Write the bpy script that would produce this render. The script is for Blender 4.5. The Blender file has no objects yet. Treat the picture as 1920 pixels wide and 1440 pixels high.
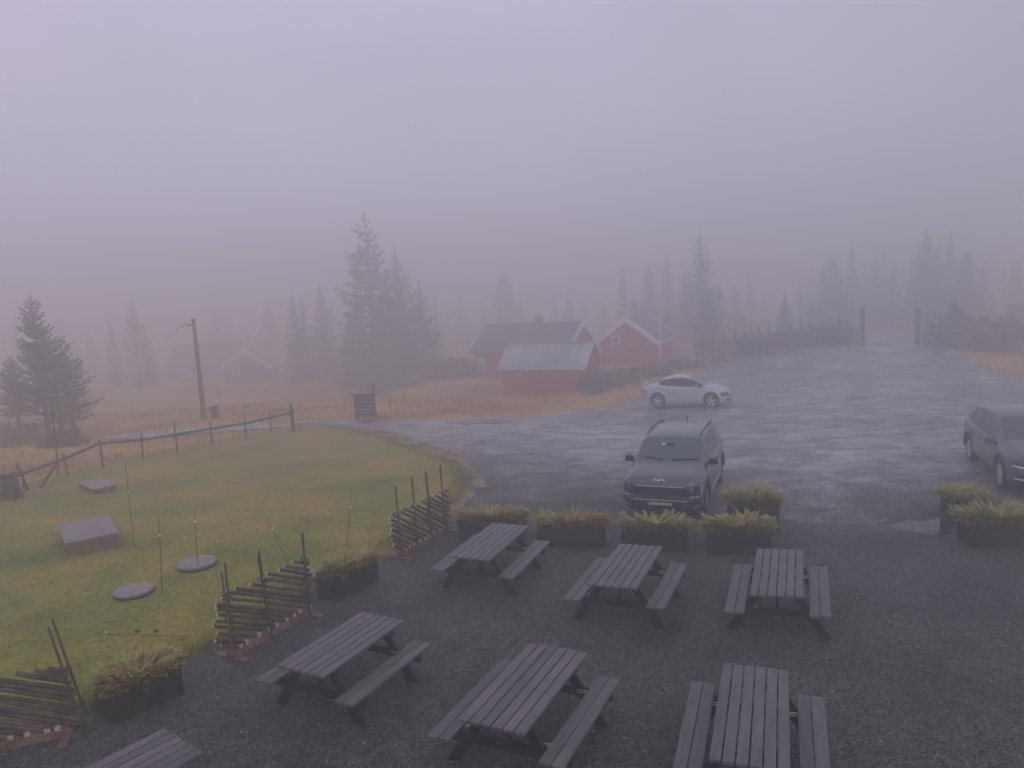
import bpy, bmesh, math, random
import numpy as np
from mathutils import Vector, Matrix, noise
from mathutils.bvhtree import BVHTree
from mathutils.geometry import delaunay_2d_cdt
R = math.radians
rnd = random.Random(7)
sc = bpy.context.scene
C = bpy.data.collections.new('place'); sc.collection.children.link(C)

# ------------------------------------------------------------------ camera, sky, sun, exposure
CAM_H, F_PX, PITCH, ROLL = 5.34, 1400.0, R(7.34), R(3.12)
cd = bpy.data.cameras.new('camera'); cam = bpy.data.objects.new('camera', cd); C.objects.link(cam)
cd.sensor_width = 36; cd.lens = 36*F_PX/1920; cd.clip_start = .1; cd.clip_end = 6000
CM = Matrix.Translation((0, 0, CAM_H)) @ Matrix.Rotation(R(90)-PITCH, 4, 'X') @ Matrix.Rotation(-ROLL, 4, 'Z')
cam.matrix_world = CM; sc.camera = cam

HAZE_DENSITY = .023
HAZE_TOP = 13.6
w = bpy.data.worlds.new('World'); sc.world = w; w.use_nodes = True
nt = w.node_tree; nt.nodes.clear()
out = nt.nodes.new('ShaderNodeOutputWorld'); bg = nt.nodes.new('ShaderNodeBackground'); bg.inputs[1].default_value = .1
sky = nt.nodes.new('ShaderNodeTexSky'); sky.sky_type = 'NISHITA'; sky.sun_disc = False
sky.sun_elevation = R(38); sky.sun_rotation = R(160)
mix = nt.nodes.new('ShaderNodeMixRGB'); mix.inputs[0].default_value = .93
# an overcast, foggy sky: pale lavender cloud over the blue, in soft uneven banks
tc = nt.nodes.new('ShaderNodeTexCoord'); nz = nt.nodes.new('ShaderNodeTexNoise'); nz.inputs['Scale'].default_value = 1.6
nz.inputs['Detail'].default_value = 3; nz.inputs['Roughness'].default_value = .45
rp = nt.nodes.new('ShaderNodeValToRGB')
rp.color_ramp.elements[0].position = .3; rp.color_ramp.elements[0].color = (4.35, 4.4, 5.6, 1)
rp.color_ramp.elements[1].position = .72; rp.color_ramp.elements[1].color = (6.15, 5.5, 7.35, 1)
nt.links.new(tc.outputs['Generated'], nz.inputs['Vector'])
sx = nt.nodes.new('ShaderNodeSeparateXYZ'); nt.links.new(tc.outputs['Generated'], sx.inputs[0])
ma = nt.nodes.new('ShaderNodeMath'); ma.operation = 'MULTIPLY_ADD'; ma.inputs[1].default_value = -.30   # heavier cloud toward the east
nt.links.new(sx.outputs['X'], ma.inputs[0]); nt.links.new(nz.outputs['Fac'], ma.inputs[2]); nt.links.new(ma.outputs[0], rp.inputs[0])
nt.links.new(sky.outputs[0], mix.inputs[1]); nt.links.new(rp.outputs[0], mix.inputs[2])
nt.links.new(mix.outputs[0], bg.inputs[0]); nt.links.new(bg.outputs[0], out.inputs[0])
sd = bpy.data.lights.new('sun', 'SUN'); sd.energy = .5; sd.angle = R(45); sd.color = (1, .95, .93)
so = bpy.data.objects.new('sun', sd); C.objects.link(so)
so.rotation_euler = Vector((-math.sin(R(160))*math.cos(R(38)), -math.cos(R(160))*math.cos(R(38)), -math.sin(R(38)))).to_track_quat('-Z', 'Y').to_euler()
sc.view_settings.view_transform = 'Standard'; sc.view_settings.look = 'None'
sc.view_settings.exposure = 0; sc.view_settings.gamma = 1; sc.view_settings.use_curve_mapping = False
sc.render.engine = 'CYCLES'; sc.cycles.use_denoising = True
sc.cycles.max_bounces = 24; sc.cycles.diffuse_bounces = 2; sc.cycles.glossy_bounces = 3; sc.cycles.volume_bounces = 24
sc.cycles.transparent_max_bounces = 4

# ------------------------------------------------------------------ pixel -> place
CMI = CM.inverted()
def ray(px, py):
    d = CM.to_3x3() @ Vector(((px-960)/F_PX, -(py-720)/F_PX, -1)); return CM.translation.copy(), d
def proj(p):
    q = CMI @ Vector(p); return 960+F_PX*q.x/-q.z, 720-F_PX*q.y/-q.z
def atY(px, py, Y):
    o, d = ray(px, py); return o + d*((Y-o.y)/d.y)
_ctl = [(382, 785, 62), (450, 712, 95), (704, 752, 69), (1000, 737, 50), (905, 706, 62), (1190, 684, 61), (1300, 765, 32.5),
        (1617, 648, 50), (1721, 646, 50), (1890, 690, 42), (1660, 628, 68), (840, 662, 112), (60, 765, 64), (60, 820, 37), (230, 740, 76),
        (1400, 668, 52), (560, 735, 72), (1300, 640, 95), (1870, 650, 56), (1300, 700, 47), (1100, 775, 36)]
_pts = []
for a in _ctl:
    p = atY(*a); _pts.append((p.x, p.y, p.z))
for x in range(-40, 61, 20):
    _pts.append((x, 20, 0)); _pts.append((x, 27, -.05)); _pts.append((x*2.2, 135, -4 if x < 10 else -3)); _pts.append((x*4, 280, -4.5))
_pts += [(20, 33, -.15), (-12, 33, -.1), (-5, 30, -.1)]
_P = np.array(_pts)
def zs(X, Y):
    X = np.asarray(X, float); Y = np.asarray(Y, float)
    d = (X[..., None]-_P[:, 0])**2 + (Y[..., None]-_P[:, 1])**2
    ww = 1/(d+9)**2; z = (ww*_P[:, 2]).sum(-1)/ww.sum(-1)
    t = np.clip((Y-17)/15, 0, 1); return z*t*t*(3-2*t)
def gz(x, y): return float(zs(x, y))
def at(px, py, dz=0.0):
    o, d = ray(px, py)
    t, prev = 3.0, 3.0
    while t < 900:
        p = o+d*t
        if p.z-dz < gz(p.x, p.y): break
        prev = t; t *= 1.02
    else: return o+d*t
    for _ in range(20):
        m = (prev+t)/2; p = o+d*m
        if p.z-dz < gz(p.x, p.y): t = m
        else: prev = m
    p = o+d*t; return Vector((p.x, p.y, gz(p.x, p.y)))
def upright(topx, topy, basey):
    bx = topx
    for _ in range(5):
        p = at(bx, basey); h = 1.0; lo, hi = .05, 60
        for _ in range(24):
            h = (lo+hi)/2
            if proj(p+Vector((0, 0, h)))[1] > topy: lo = h
            else: hi = h
        bx += topx-proj(p+Vector((0, 0, h)))[0]
    return p, h

# ------------------------------------------------------------------ materials
def _n(nt, t, **k):
    n = nt.nodes.new(t)
    for a, b in k.items(): setattr(n, a, b)
    return n
def mat(name, col, rough=.6, col2=None, scale=8, detail=4, bump=0, bscale=60, metal=0, spec=.5, coat=0, stretch=None, lo=.35, hi=.65, rvar=0, perobj=0):
    m = bpy.data.materials.new(name); m.use_nodes = True; nt = m.node_tree; b = nt.nodes['Principled BSDF']
    L = nt.links.new
    b.inputs['Base Color'].default_value = (*col, 1); b.inputs['Roughness'].default_value = rough
    b.inputs['Metallic'].default_value = metal; b.inputs['Specular IOR Level'].default_value = spec; b.inputs['Coat Weight'].default_value = coat
    b.inputs['Coat Roughness'].default_value = .08
    tc = _n(nt, 'ShaderNodeTexCoord'); src = tc.outputs['Object']
    if stretch:
        mp = _n(nt, 'ShaderNodeMapping'); mp.inputs['Scale'].default_value = stretch; L(src, mp.inputs[0]); src = mp.outputs[0]
    if perobj:
        oi = _n(nt, 'ShaderNodeObjectInfo'); vm = _n(nt, 'ShaderNodeVectorMath', operation='ADD')
        mu = _n(nt, 'ShaderNodeMath', operation='MULTIPLY'); mu.inputs[1].default_value = 50; L(oi.outputs['Random'], mu.inputs[0])
        L(src, vm.inputs[0]); L(mu.outputs[0], vm.inputs[1]); src = vm.outputs[0]
    cs = None
    if col2:
        z = _n(nt, 'ShaderNodeTexNoise'); z.inputs['Scale'].default_value = scale; z.inputs['Detail'].default_value = detail; L(src, z.inputs['Vector'])
        r = _n(nt, 'ShaderNodeValToRGB'); r.color_ramp.elements[0].position = lo; r.color_ramp.elements[1].position = hi
        r.color_ramp.elements[0].color = (*col, 1); r.color_ramp.elements[1].color = (*col2, 1); L(z.outputs['Fac'], r.inputs[0]); cs = r.outputs[0]
        if rvar:
            mr = _n(nt, 'ShaderNodeMapRange'); mr.inputs[1].default_value = lo; mr.inputs[2].default_value = hi
            mr.inputs[3].default_value = rough; mr.inputs[4].default_value = rough+rvar; L(z.outputs['Fac'], mr.inputs[0]); L(mr.outputs[0], b.inputs['Roughness'])
    if perobj:
        hs = _n(nt, 'ShaderNodeHueSaturation'); mr = _n(nt, 'ShaderNodeMapRange'); mr.inputs[3].default_value = 1-perobj; mr.inputs[4].default_value = 1+perobj
        L(oi.outputs['Random'], mr.inputs[0]); L(mr.outputs[0], hs.inputs['Value'])
        if cs: L(cs, hs.inputs['Color'])
        else: hs.inputs['Color'].default_value = (*col, 1)
        cs = hs.outputs[0]
    if cs: L(cs, b.inputs['Base Color'])
    if bump:
        z2 = _n(nt, 'ShaderNodeTexNoise'); z2.inputs['Scale'].default_value = bscale; z2.inputs['Detail'].default_value = 4; L(src, z2.inputs['Vector'])
        bp = _n(nt, 'ShaderNodeBump'); bp.inputs['Strength'].default_value = bump; bp.inputs['Distance'].default_value = .02
        L(z2.outputs['Fac'], bp.inputs['Height']); L(bp.outputs[0], b.inputs['Normal'])
    return m
M = {}
M['plank'] = mat('wet_plank', (.095, .088, .088), .36, (.185, .165, .165), 2.2, 8, .35, 40, stretch=(9, .9, 9), perobj=.13, rvar=.2, lo=.3, hi=.7)
M['plank_green'] = mat('mossy_plank', (.085, .08, .06), .45, (.16, .14, .12), 3, 5, .3, 40, stretch=(14, 1, 14))
M['frame'] = mat('tarred_frame', (.014, .014, .014), .6, (.03, .03, .028), 5, bump=.3)
M['steel'] = mat('galvanised', (.55, .55, .57), .35, metal=.8)
M['planter'] = mat('planter_board', (.009, .011, .009), .6, (.03, .032, .026), 4, 6, .4, 30, perobj=.15)
M['soil'] = mat('soil', (.02, .015, .01), .9, (.05, .035, .02), 20, bump=.6)
M['juniper'] = mat('juniper_leaf', (.15, .15, .028), .65, (.42, .36, .085), 5, 5, perobj=.08, lo=.3, hi=.7)
M['juniper_tip'] = mat('juniper_tip', (.38, .37, .11), .65, (.50, .45, .15), 9, 4)
M['juniper_dead'] = mat('juniper_dead', (.30, .13, .05), .7, (.42, .22, .10), 9, 4)
M['twig'] = mat('twig', (.09, .06, .04), .8)
M['rail'] = mat('split_rail', (.045, .031, .025), .7, (.15, .108, .085), 6, 5, .5, 40, perobj=.3)
M['cut'] = mat('fresh_cut_wood', (.50, .36, .30), .7, (.62, .48, .42), 20)
M['board'] = mat('reddish_board', (.15, .075, .05), .6, (.27, .17, .14), 5, perobj=.15)
M['concrete'] = mat('wet_concrete', (.22, .185, .185), .45, (.33, .28, .28), 5, 6, .3, 50, perobj=.1)
M['box_wood'] = mat('brown_box', (.13, .075, .05), .6, (.22, .14, .095), 5, 5, .3)
M['spruce'] = mat('spruce_needles', (.035, .042, .03), .75, (.085, .092, .068), 1.5, 4, perobj=.1)
M['spruce_far'] = M['spruce']
M['bark'] = mat('bark', (.035, .028, .024), .85, (.08, .065, .055), 8, bump=.5)
M['leaf'] = mat('shrub_leaf', (.11, .105, .055), .7, (.24, .20, .10), 3, 4, perobj=.15)
M['brush'] = mat('brown_brush', (.09, .05, .035), .8, (.17, .10, .07), 3, 4, perobj=.15)
M['grass'] = mat('grass_blade', (.13, .21, .015), .6, (.38, .34, .045), .55, 6, lo=.38, hi=.6)
M['tawny'] = mat('tawny_grass', (.20, .105, .045), .7, (.34, .22, .09), .5, 6, lo=.35, hi=.65)
M['stone'] = mat('gravel_stone', (.018, .023, .02), .5, (.34, .355, .33), 16, 6, lo=.38, hi=.72)
M['palestone'] = mat('pale_stone', (.55, .5, .48), .5)
M['darkwood'] = mat('dark_wood', (.028, .022, .02), .7, (.06, .05, .045), 6, 4, .3, perobj=.2)
M['greywood'] = mat('grey_wood', (.07, .06, .055), .7, (.13, .11, .10), 8, 5, .3)
M['red'] = mat('red_wall_board', (.34, .012, .014), .65, (.46, .025, .025), 4, 5, .2, perobj=.1)
M['white'] = mat('white_board', (.78, .77, .77), .5, (.85, .84, .84), 6)
M['roofgrey'] = mat('grey_roof', (.085, .085, .095), .5, (.13, .13, .14), 2, 5, perobj=.04)
M['roofdark'] = mat('dark_roof', (.035, .03, .033), .65, (.055, .05, .052), 2, 5)
M['tin'] = mat('tin_roof', (.30, .33, .36), .42, (.42, .45, .48), 1.2, 5, metal=.2, perobj=.22)
M['glass'] = mat('window_glass', (.03, .04, .045), .06, spec=.9)
M['cabinbrown'] = mat('brown_cabin', (.03, .022, .02), .7, (.05, .038, .034), 4)
M['bluedoor'] = mat('pale_blue_door', (.38, .44, .55), .5)
M['insul'] = mat('white_insulator', (.8, .8, .82), .3)
M['wire'] = mat('wire', (.03, .03, .03), .5)
M['orange'] = mat('orange_stick', (.30, .13, .07), .5)
M['boulder'] = mat('boulder', (.17, .16, .16), .7, (.28, .26, .26), 3, 6, .5, 15)
M['bin'] = mat('bin_plastic', (.05, .06, .07), .5)
M['rubber'] = mat('rubber', (.012, .012, .012), .7)
M['rim'] = mat('alloy', (.62, .62, .64), .3)
M['rimdark'] = mat('alloy_dark', (.22, .22, .24), .3)
M['black'] = mat('black_trim', (.007, .007, .008), .6, spec=.3)
M['chrome'] = mat('silver_trim', (.42, .42, .45), .25)
M['silver'] = mat('silver_paint', (.50, .52, .57), .25, metal=.15, coat=.6)
M['slate'] = mat('slate_paint', (.07, .075, .092), .3, metal=.2, coat=1)
M['grey'] = mat('gunmetal_paint', (.085, .086, .095), .28, metal=.3, coat=1)
M['carglass'] = mat('car_glass', (.085, .115, .115), .06, spec=.6)
M['lamp'] = mat('lamp_lens', (.02, .022, .025), .3, spec=.5)
M['lampwhite'] = mat('lamp_white', (.8, .8, .82), .15)
M['taillight'] = mat('tail_lens', (.42, .05, .03), .2)
M['plate'] = mat('number_plate', (.62, .62, .7), .4)
M['platemark'] = mat('plate_mark', (.30, .30, .36), .5)
M['plateblue'] = mat('plate_blue', (.12, .14, .45), .4)
M['badge'] = mat('badge', (.85, .84, .88), .25)

def ground_mat():
    m = mat('tawny_field', (.34, .15, .045), .85, (.56, .34, .10), .22, 9, .6, 9, lo=.36, hi=.66); return m
def lawn_mat():
    m = bpy.data.materials.new('mown_lawn'); m.use_nodes = True; nt = m.node_tree; L = nt.links.new; b = nt.nodes['Principled BSDF']
    b.inputs['Roughness'].default_value = .8
    tc = _n(nt, 'ShaderNodeTexCoord')
    def N(s, d=5, r=.6):
        z = _n(nt, 'ShaderNodeTexNoise'); z.inputs['Scale'].default_value = s; z.inputs['Detail'].default_value = d; z.inputs['Roughness'].default_value = r
        L(tc.outputs['Object'], z.inputs['Vector']); return z.outputs['Fac']
    r = _n(nt, 'ShaderNodeValToRGB'); e = r.color_ramp.elements
    e[0].position = .33; e[0].color = (.11, .165, .015, 1); e[1].position = .66; e[1].color = (.46, .30, .055, 1)
    k = e.new(.5); k.color = (.255, .27, .02, 1); L(N(.35, 7), r.inputs[0])
    r2 = _n(nt, 'ShaderNodeValToRGB'); r2.color_ramp.elements[0].position = .3; r2.color_ramp.elements[0].color = (.38, .38, .4, 1)
    r2.color_ramp.elements[1].position = .7; r2.color_ramp.elements[1].color = (1.6, 1.5, 1.3, 1); L(N(9, 9, .75), r2.inputs[0])
    mx = _n(nt, 'ShaderNodeMixRGB', blend_type='MULTIPLY'); mx.inputs[0].default_value = 1; L(r.outputs[0], mx.inputs[1]); L(r2.outputs[0], mx.inputs[2])
    sep = _n(nt, 'ShaderNodeSeparateXYZ'); L(tc.outputs['Object'], sep.inputs[0]); ad = _n(nt, 'ShaderNodeMath', operation='MULTIPLY_ADD'); ad.inputs[1].default_value = 9; L(N(.5, 6), ad.inputs[0]); L(sep.outputs['Y'], ad.inputs[2])
    mp = _n(nt, 'ShaderNodeMapRange'); mp.inputs[1].default_value = 22; mp.inputs[2].default_value = 34; mp.inputs[4].default_value = .75; L(ad.outputs[0], mp.inputs[0])
    mt = _n(nt, 'ShaderNodeMixRGB'); mt.inputs[2].default_value = (.33, .24, .065, 1); L(mp.outputs[0], mt.inputs[0]); L(mx.outputs[0], mt.inputs[1]); L(mt.outputs[0], b.inputs['Base Color'])
    bp = _n(nt, 'ShaderNodeBump'); bp.inputs['Strength'].default_value = .9; bp.inputs['Distance'].default_value = .05; L(N(14, 8), bp.inputs['Height']); L(bp.outputs[0], b.inputs['Normal'])
    return m
def gravel_mat():
    m = bpy.data.materials.new('wet_gravel'); m.use_nodes = True; nt = m.node_tree; L = nt.links.new; b = nt.nodes['Principled BSDF']
    tc = _n(nt, 'ShaderNodeTexCoord'); ob = tc.outputs['Object']
    def N(s, d=5, r=.6, vec=ob):
        z = _n(nt, 'ShaderNodeTexNoise'); z.inputs['Scale'].default_value = s; z.inputs['Detail'].default_value = d; z.inputs['Roughness'].default_value = r
        L(vec, z.inputs['Vector']); return z.outputs['Fac']
    def mr(src, a, b_, c, d, clamp=True):
        n = _n(nt, 'ShaderNodeMapRange'); n.clamp = clamp
        for i, v in zip((1, 2, 3, 4), (a, b_, c, d)): n.inputs[i].default_value = v
        L(src, n.inputs[0]); return n.outputs[0]
    def math_(op, a, b_):
        n = _n(nt, 'ShaderNodeMath', operation=op)
        for i, v in enumerate((a, b_)):
            if isinstance(v, (int, float)): n.inputs[i].default_value = v
            else: L(v, n.inputs[i])
        return n.outputs[0]
    sep = _n(nt, 'ShaderNodeSeparateXYZ'); L(ob, sep.inputs[0])
    # compacted, driven wet part lies beyond the row of planters; loose gravel this side of it
    y = math_('ADD', sep.outputs['Y'], mr(N(.25, 4), .3, .7, -2.6, 2.6))
    y = math_('SUBTRACT', y, mr(sep.outputs['X'], -3, 7, 5.0, 0))     # the loose gravel reaches farther on the lawn side
    lot = mr(math_('ADD', y, mr(N(1.3, 8, .7), .3, .7, -1.6, 1.6)), 14.6, 21.0, 0, 1)
    wet = mr(N(1.5, 10, .75), .36, .60, 0, 1)          # shallow films of water
    wetlot = math_('MULTIPLY', lot, wet)
    voro = _n(nt, 'ShaderNodeTexVoronoi'); voro.inputs['Scale'].default_value = 34; L(ob, voro.inputs['Vector'])
    r = _n(nt, 'ShaderNodeValToRGB'); e = r.color_ramp.elements
    e[0].position = .1; e[0].color = (.010, .014, .011, 1); e[1].position = .9; e[1].color = (.13, .145, .13, 1); L(voro.outputs['Color'], r.inputs[0])
    big = mr(N(.6, 6), .3, .7, .6, 1.35)
    mx = _n(nt, 'ShaderNodeMixRGB', blend_type='MULTIPLY'); mx.inputs[0].default_value = 1; L(r.outputs[0], mx.inputs[1]); L(big, mx.inputs[2])
    r3 = _n(nt, 'ShaderNodeValToRGB'); e = r3.color_ramp.elements
    e[0].position = .38; e[0].color = (.11, .105, .108, 1); e[1].position = .66; e[1].color = (.56, .53, .54, 1); mo = _n(nt, 'ShaderNodeMapping'); mo.inputs['Scale'].default_value = (.55, 1.0, 1); mo.inputs['Rotation'].default_value = (0, 0, R(18)); L(ob, mo.inputs[0]); L(N(1.7, 14, .74, mo.outputs[0]), r3.inputs[0])  # pale streaks: sky sheen of the wet lot put into the base colour
    pt = mr(N(.22, 5, .6), .34, .66, .55, 1.25); m3 = _n(nt, 'ShaderNodeMixRGB', blend_type='MULTIPLY'); m3.inputs[0].default_value = 1; L(r3.outputs[0], m3.inputs[1]); L(pt, m3.inputs[2])
    m2 = _n(nt, 'ShaderNodeMixRGB'); L(lot, m2.inputs[0]); L(mx.outputs[0], m2.inputs[1]); L(m3.outputs[0], m2.inputs[2])
    L(m2.outputs[0], b.inputs['Base Color'])
    ro = mr(wetlot, 0, 1, .7, .12); L(ro, b.inputs['Roughness'])
    b.inputs['Specular IOR Level'].default_value = .5
    h = math_('ADD', math_('MULTIPLY', mr(voro.outputs['Distance'], 0, .7, 1, 0), math_('SUBTRACT', 1.0, math_('MULTIPLY', lot, .8))), math_('MULTIPLY', N(2.2, 12, .72, mo.outputs[0]), mr(lot, 0, 1, .6, 1.9)))
    bp = _n(nt, 'ShaderNodeBump'); bp.inputs['Distance'].default_value = .02; L(h, bp.inputs['Height'])
    L(mr(wetlot, 0, 1, .9, .45), bp.inputs['Strength']); L(bp.outputs[0], b.inputs['Normal'])
    return m
def water_mat():
    m = mat('puddle_water', (.03, .03, .03), .05, bump=.12, bscale=9, spec=.6); return m
M['ground'] = ground_mat(); M['lawn'] = lawn_mat(); M['gravel'] = gravel_mat(); M['water'] = water_mat()

# ------------------------------------------------------------------ helpers
def tag(o, label=None, cat=None, group=None, kind=None):
    if label: o['label'] = label
    if cat: o['category'] = cat
    if group: o['group'] = group
    if kind: o['kind'] = kind
    return o
def thing(name, loc, rz=0, label=None, cat=None, group=None):
    o = bpy.data.objects.new(name, None); C.objects.link(o); o.location = loc; o.rotation_euler = (0, 0, rz)
    o.empty_display_size = .1
    return tag(o, label, cat, group)
def link(name, me, parent=None):
    o = bpy.data.objects.new(name, me); C.objects.link(o)
    if parent: o.parent = parent
    return o
def dup(root, loc, rz=0, scale=None, **k):
    r = root.copy(); C.objects.link(r); r.location = loc; r.rotation_euler = (0, 0, rz)
    if scale: r.scale = scale
    for ch in list(root.children):
        c = ch.copy(); C.objects.link(c); c.parent = r
        for g in ch.children:
            d = g.copy(); C.objects.link(d); d.parent = c
    tag(r, **k); return r
class MB:
    def __init__(s): s.v = []; s.f = []; s.m = []; s.cur = 0
    def add(s, vs, fs):
        n = len(s.v); s.v += [tuple(v) for v in vs]; s.f += [tuple(i+n for i in f) for f in fs]; s.m += [s.cur]*len(fs); return s
    def box(s, c, d, rot=None, taper=1):
        hx, hy, hz = d[0]/2, d[1]/2, d[2]/2
        vs = [Vector((x*hx*(taper if z > 0 else 1), y*hy*(taper if z > 0 else 1), z*hz)) for z in (-1, 1) for y in (-1, 1) for x in (-1, 1)]
        if rot: vs = [rot @ v for v in vs]
        c = Vector(c)
        return s.add([v+c for v in vs], [(0, 2, 3, 1), (4, 5, 7, 6), (0, 1, 5, 4), (2, 6, 7, 3), (0, 4, 6, 2), (1, 3, 7, 5)])
    def bar(s, a, b, wx, wz, up=(0, 0, 1)):
        a, b = Vector(a), Vector(b); d = (b-a); L = d.length; d.normalize(); up = Vector(up)
        if abs(d.dot(up)) > .99: up = Vector((0, 1, 0))
        x = d.cross(up).normalized(); z = x.cross(d)
        vs = [p+x*i*wx/2+z*j*wz/2 for p in (a, b) for j in (-1, 1) for i in (-1, 1)]
        return s.add(vs, [(0, 1, 3, 2), (4, 6, 7, 5), (0, 4, 5, 1), (2, 3, 7, 6), (0, 2, 6, 4), (1, 5, 7, 3)])
    def tube(s, a, b, r0, r1=None, n=7, jit=0):
        r1 = r0 if r1 is None else r1; a, b = Vector(a), Vector(b); d = (b-a).normalized()
        up = Vector((0, 0, 1)) if abs(d.z) < .9 else Vector((1, 0, 0)); x = d.cross(up).normalized(); y = d.cross(x)
        vs = []
        for p, r in ((a, r0), (b, r1)):
            for i in range(n):
                t = 2*math.pi*i/n; rr = r*(1+rnd.uniform(-jit, jit)); vs.append(p+x*math.cos(t)*rr+y*math.sin(t)*rr)
        fs = [(i, (i+1) % n, n+(i+1) % n, n+i) for i in range(n)]
        s.add(vs, fs); return s.add([vs[i] for i in range(2*n)], [tuple(range(n))[::-1], tuple(range(n, 2*n))])
    def path(s, pts, rs, n=7):
        for i in range(len(pts)-1): s.tube(pts[i], pts[i+1], rs[i], rs[i+1], n)
        return s
    def lathe(s, prof, n=24, axis='Z'):
        vs = []
        for r, z in prof:
            for i in range(n):
                t = 2*math.pi*i/n
                vs.append((r*math.cos(t), r*math.sin(t), z) if axis == 'Z' else (r*math.cos(t), z, r*math.sin(t)))
        fs = [(k*n+i, k*n+(i+1) % n, (k+1)*n+(i+1) % n, (k+1)*n+i) for k in range(len(prof)-1) for i in range(n)]
        return s.add(vs, fs)
    def mesh(s, name, mats, smooth=False):
        me = bpy.data.meshes.new(name); me.from_pydata([tuple(v) for v in s.v], [], s.f)
        for m in (mats if isinstance(mats, (list, tuple)) else [mats]): me.materials.append(m)
        if any(s.m): me.polygons.foreach_set('material_index', s.m)
        if smooth: me.polygons.foreach_set('use_smooth', [True]*len(me.polygons))
        me.update(); return me
    def build(s, name, mats, parent=None, smooth=False, bevel=0):
        o = link(name, s.mesh(name, mats, smooth), parent)
        if bevel:
            b = o.modifiers.new('edge', 'BEVEL'); b.width = bevel; b.segments = 1
        return o
def npmesh(name, V, Fq, mats, mi=None, smooth=False):
    """fast mesh of equal-sided faces from numpy arrays"""
    me = bpy.data.meshes.new(name); k = Fq.shape[1]
    me.vertices.add(len(V)); me.vertices.foreach_set('co', V.astype(np.float32).ravel())
    me.loops.add(Fq.size); me.loops.foreach_set('vertex_index', Fq.astype(np.int32).ravel())
    me.polygons.add(len(Fq)); me.polygons.foreach_set('loop_start', np.arange(0, Fq.size, k, dtype=np.int32))
    for m in (mats if isinstance(mats, (list, tuple)) else [mats]): me.materials.append(m)
    if mi is not None: me.polygons.foreach_set('material_index', mi.astype(np.int32))
    if smooth: me.polygons.foreach_set('use_smooth', np.ones(len(Fq), bool))
    me.update(calc_edges=True); return me
rs = np.random.RandomState(3)
# ------------------------------------------------------------------ ground, lawn, gravel, puddles
def axis(lo, hi, near, step):
    a = [0.]; 
    while a[-1] < hi: a.append(a[-1]+(step if a[-1] < near else step*(1.12**(len([q for q in a if q >= near])))))
    b = [0.]
    while b[-1] > lo: b.append(b[-1]-(step if -b[-1] < near else step*(1.12**(len([q for q in b if -q >= near])))))
    return np.array(sorted(set(b[1:]+a)))
gx, gy = axis(-900, 900, 60, 1.0), axis(-60, 1500, 80, 1.0)
X, Y = np.meshgrid(gx, gy); Z = zs(X.reshape(-1, 1)[:, 0], Y.reshape(-1))
V = np.stack([X.ravel(), Y.ravel(), Z], 1)
nx, ny = len(gx), len(gy); ii = (np.arange(ny-1)[:, None]*nx+np.arange(nx-1)).ravel()
ground = link('ground', npmesh('ground', V, np.stack([ii, ii+1, ii+nx+1, ii+nx], 1), M['ground'], smooth=True)); tag(ground, kind='structure')

def pip(px, py, poly):
    px = np.asarray(px); py = np.asarray(py); ins = np.zeros(px.shape, bool); n = len(poly)
    for i in range(n):
        x0, y0 = poly[i][:2]; x1, y1 = poly[(i+1) % n][:2]
        c = ((y0 > py) != (y1 > py)) & (px < (x1-x0)*(py-y0)/(y1-y0+1e-12)+x0); ins ^= c
    return ins
def densify(poly, step, wob=0):
    o = []; n = len(poly)
    for i in range(n):
        a, b = Vector(poly[i][:2]), Vector(poly[(i+1) % n][:2]); k = max(1, int((b-a).length/step))
        for j in range(k):
            p = a+(b-a)*j/k; q = noise.noise_vector(Vector((p.x*.7, p.y*.7, 3)))+noise.noise_vector(Vector((p.x*2.7, p.y*2.7, 9)))*.4
            o.append((p.x+q.x*wob, p.y+q.y*wob))
    return o
def sheet(name, poly, lift, m, step=.8, wob=.15, kind='structure', edge=.4):
    pl = densify(poly, edge, wob); xs = [p[0] for p in pl]; ys = [p[1] for p in pl]
    a, b = np.meshgrid(np.arange(min(xs), max(xs), step), np.arange(min(ys), max(ys), step)); a = a.ravel(); b = b.ravel()
    k = pip(a, b, pl); inner = list(zip(a[k], b[k]))
    co = [Vector(p) for p in pl]+[Vector(p) for p in inner]; n = len(pl)
    vs, _, fs, *_r = delaunay_2d_cdt(co, [(i, (i+1) % n) for i in range(n)], [], 1, 1e-4)
    va = np.array([(v.x, v.y) for v in vs]); z = zs(va[:, 0], va[:, 1])
    far = np.clip((va[:, 1]-17)/20, 0, 1)
    me = bpy.data.meshes.new(name); me.from_pydata([(x, y, zz+lift*(1+2*f)) for (x, y), zz, f in zip(va, z, far)], [], [tuple(f) for f in fs])
    me.materials.append(m); me.polygons.foreach_set('use_smooth', [True]*len(me.polygons)); me.update()
    bm = bmesh.new(); bm.from_mesh(me); bmesh.ops.recalc_face_normals(bm, faces=bm.faces)
    if sum(f.normal.z for f in bm.faces) < 0: bmesh.ops.reverse_faces(bm, faces=bm.faces)
    bm.to_mesh(me); bm.free()
    o = link(name, me); tag(o, kind=kind); return o, pl
def P(px, py): p = at(px, py); return (p.x, p.y)
edgeL = [P(60, 1372), P(150, 1322), P(250, 1272), P(330, 1232), P(430, 1188), P(500, 1148), P(585, 1102), P(660, 1062), P(735, 1020), P(800, 975), P(850, 938), P(868, 900), P(845, 872),
         P(800, 853), P(745, 836), P(690, 818), P(620, 806), P(560, 800)]
laneN = [P(480, 806), P(395, 813), P(320, 819), P(250, 824), P(200, 826)]
laneF = [P(190, 821), P(250, 815), P(330, 808), P(450, 798), P(560, 791), P(680, 788)]
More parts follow.
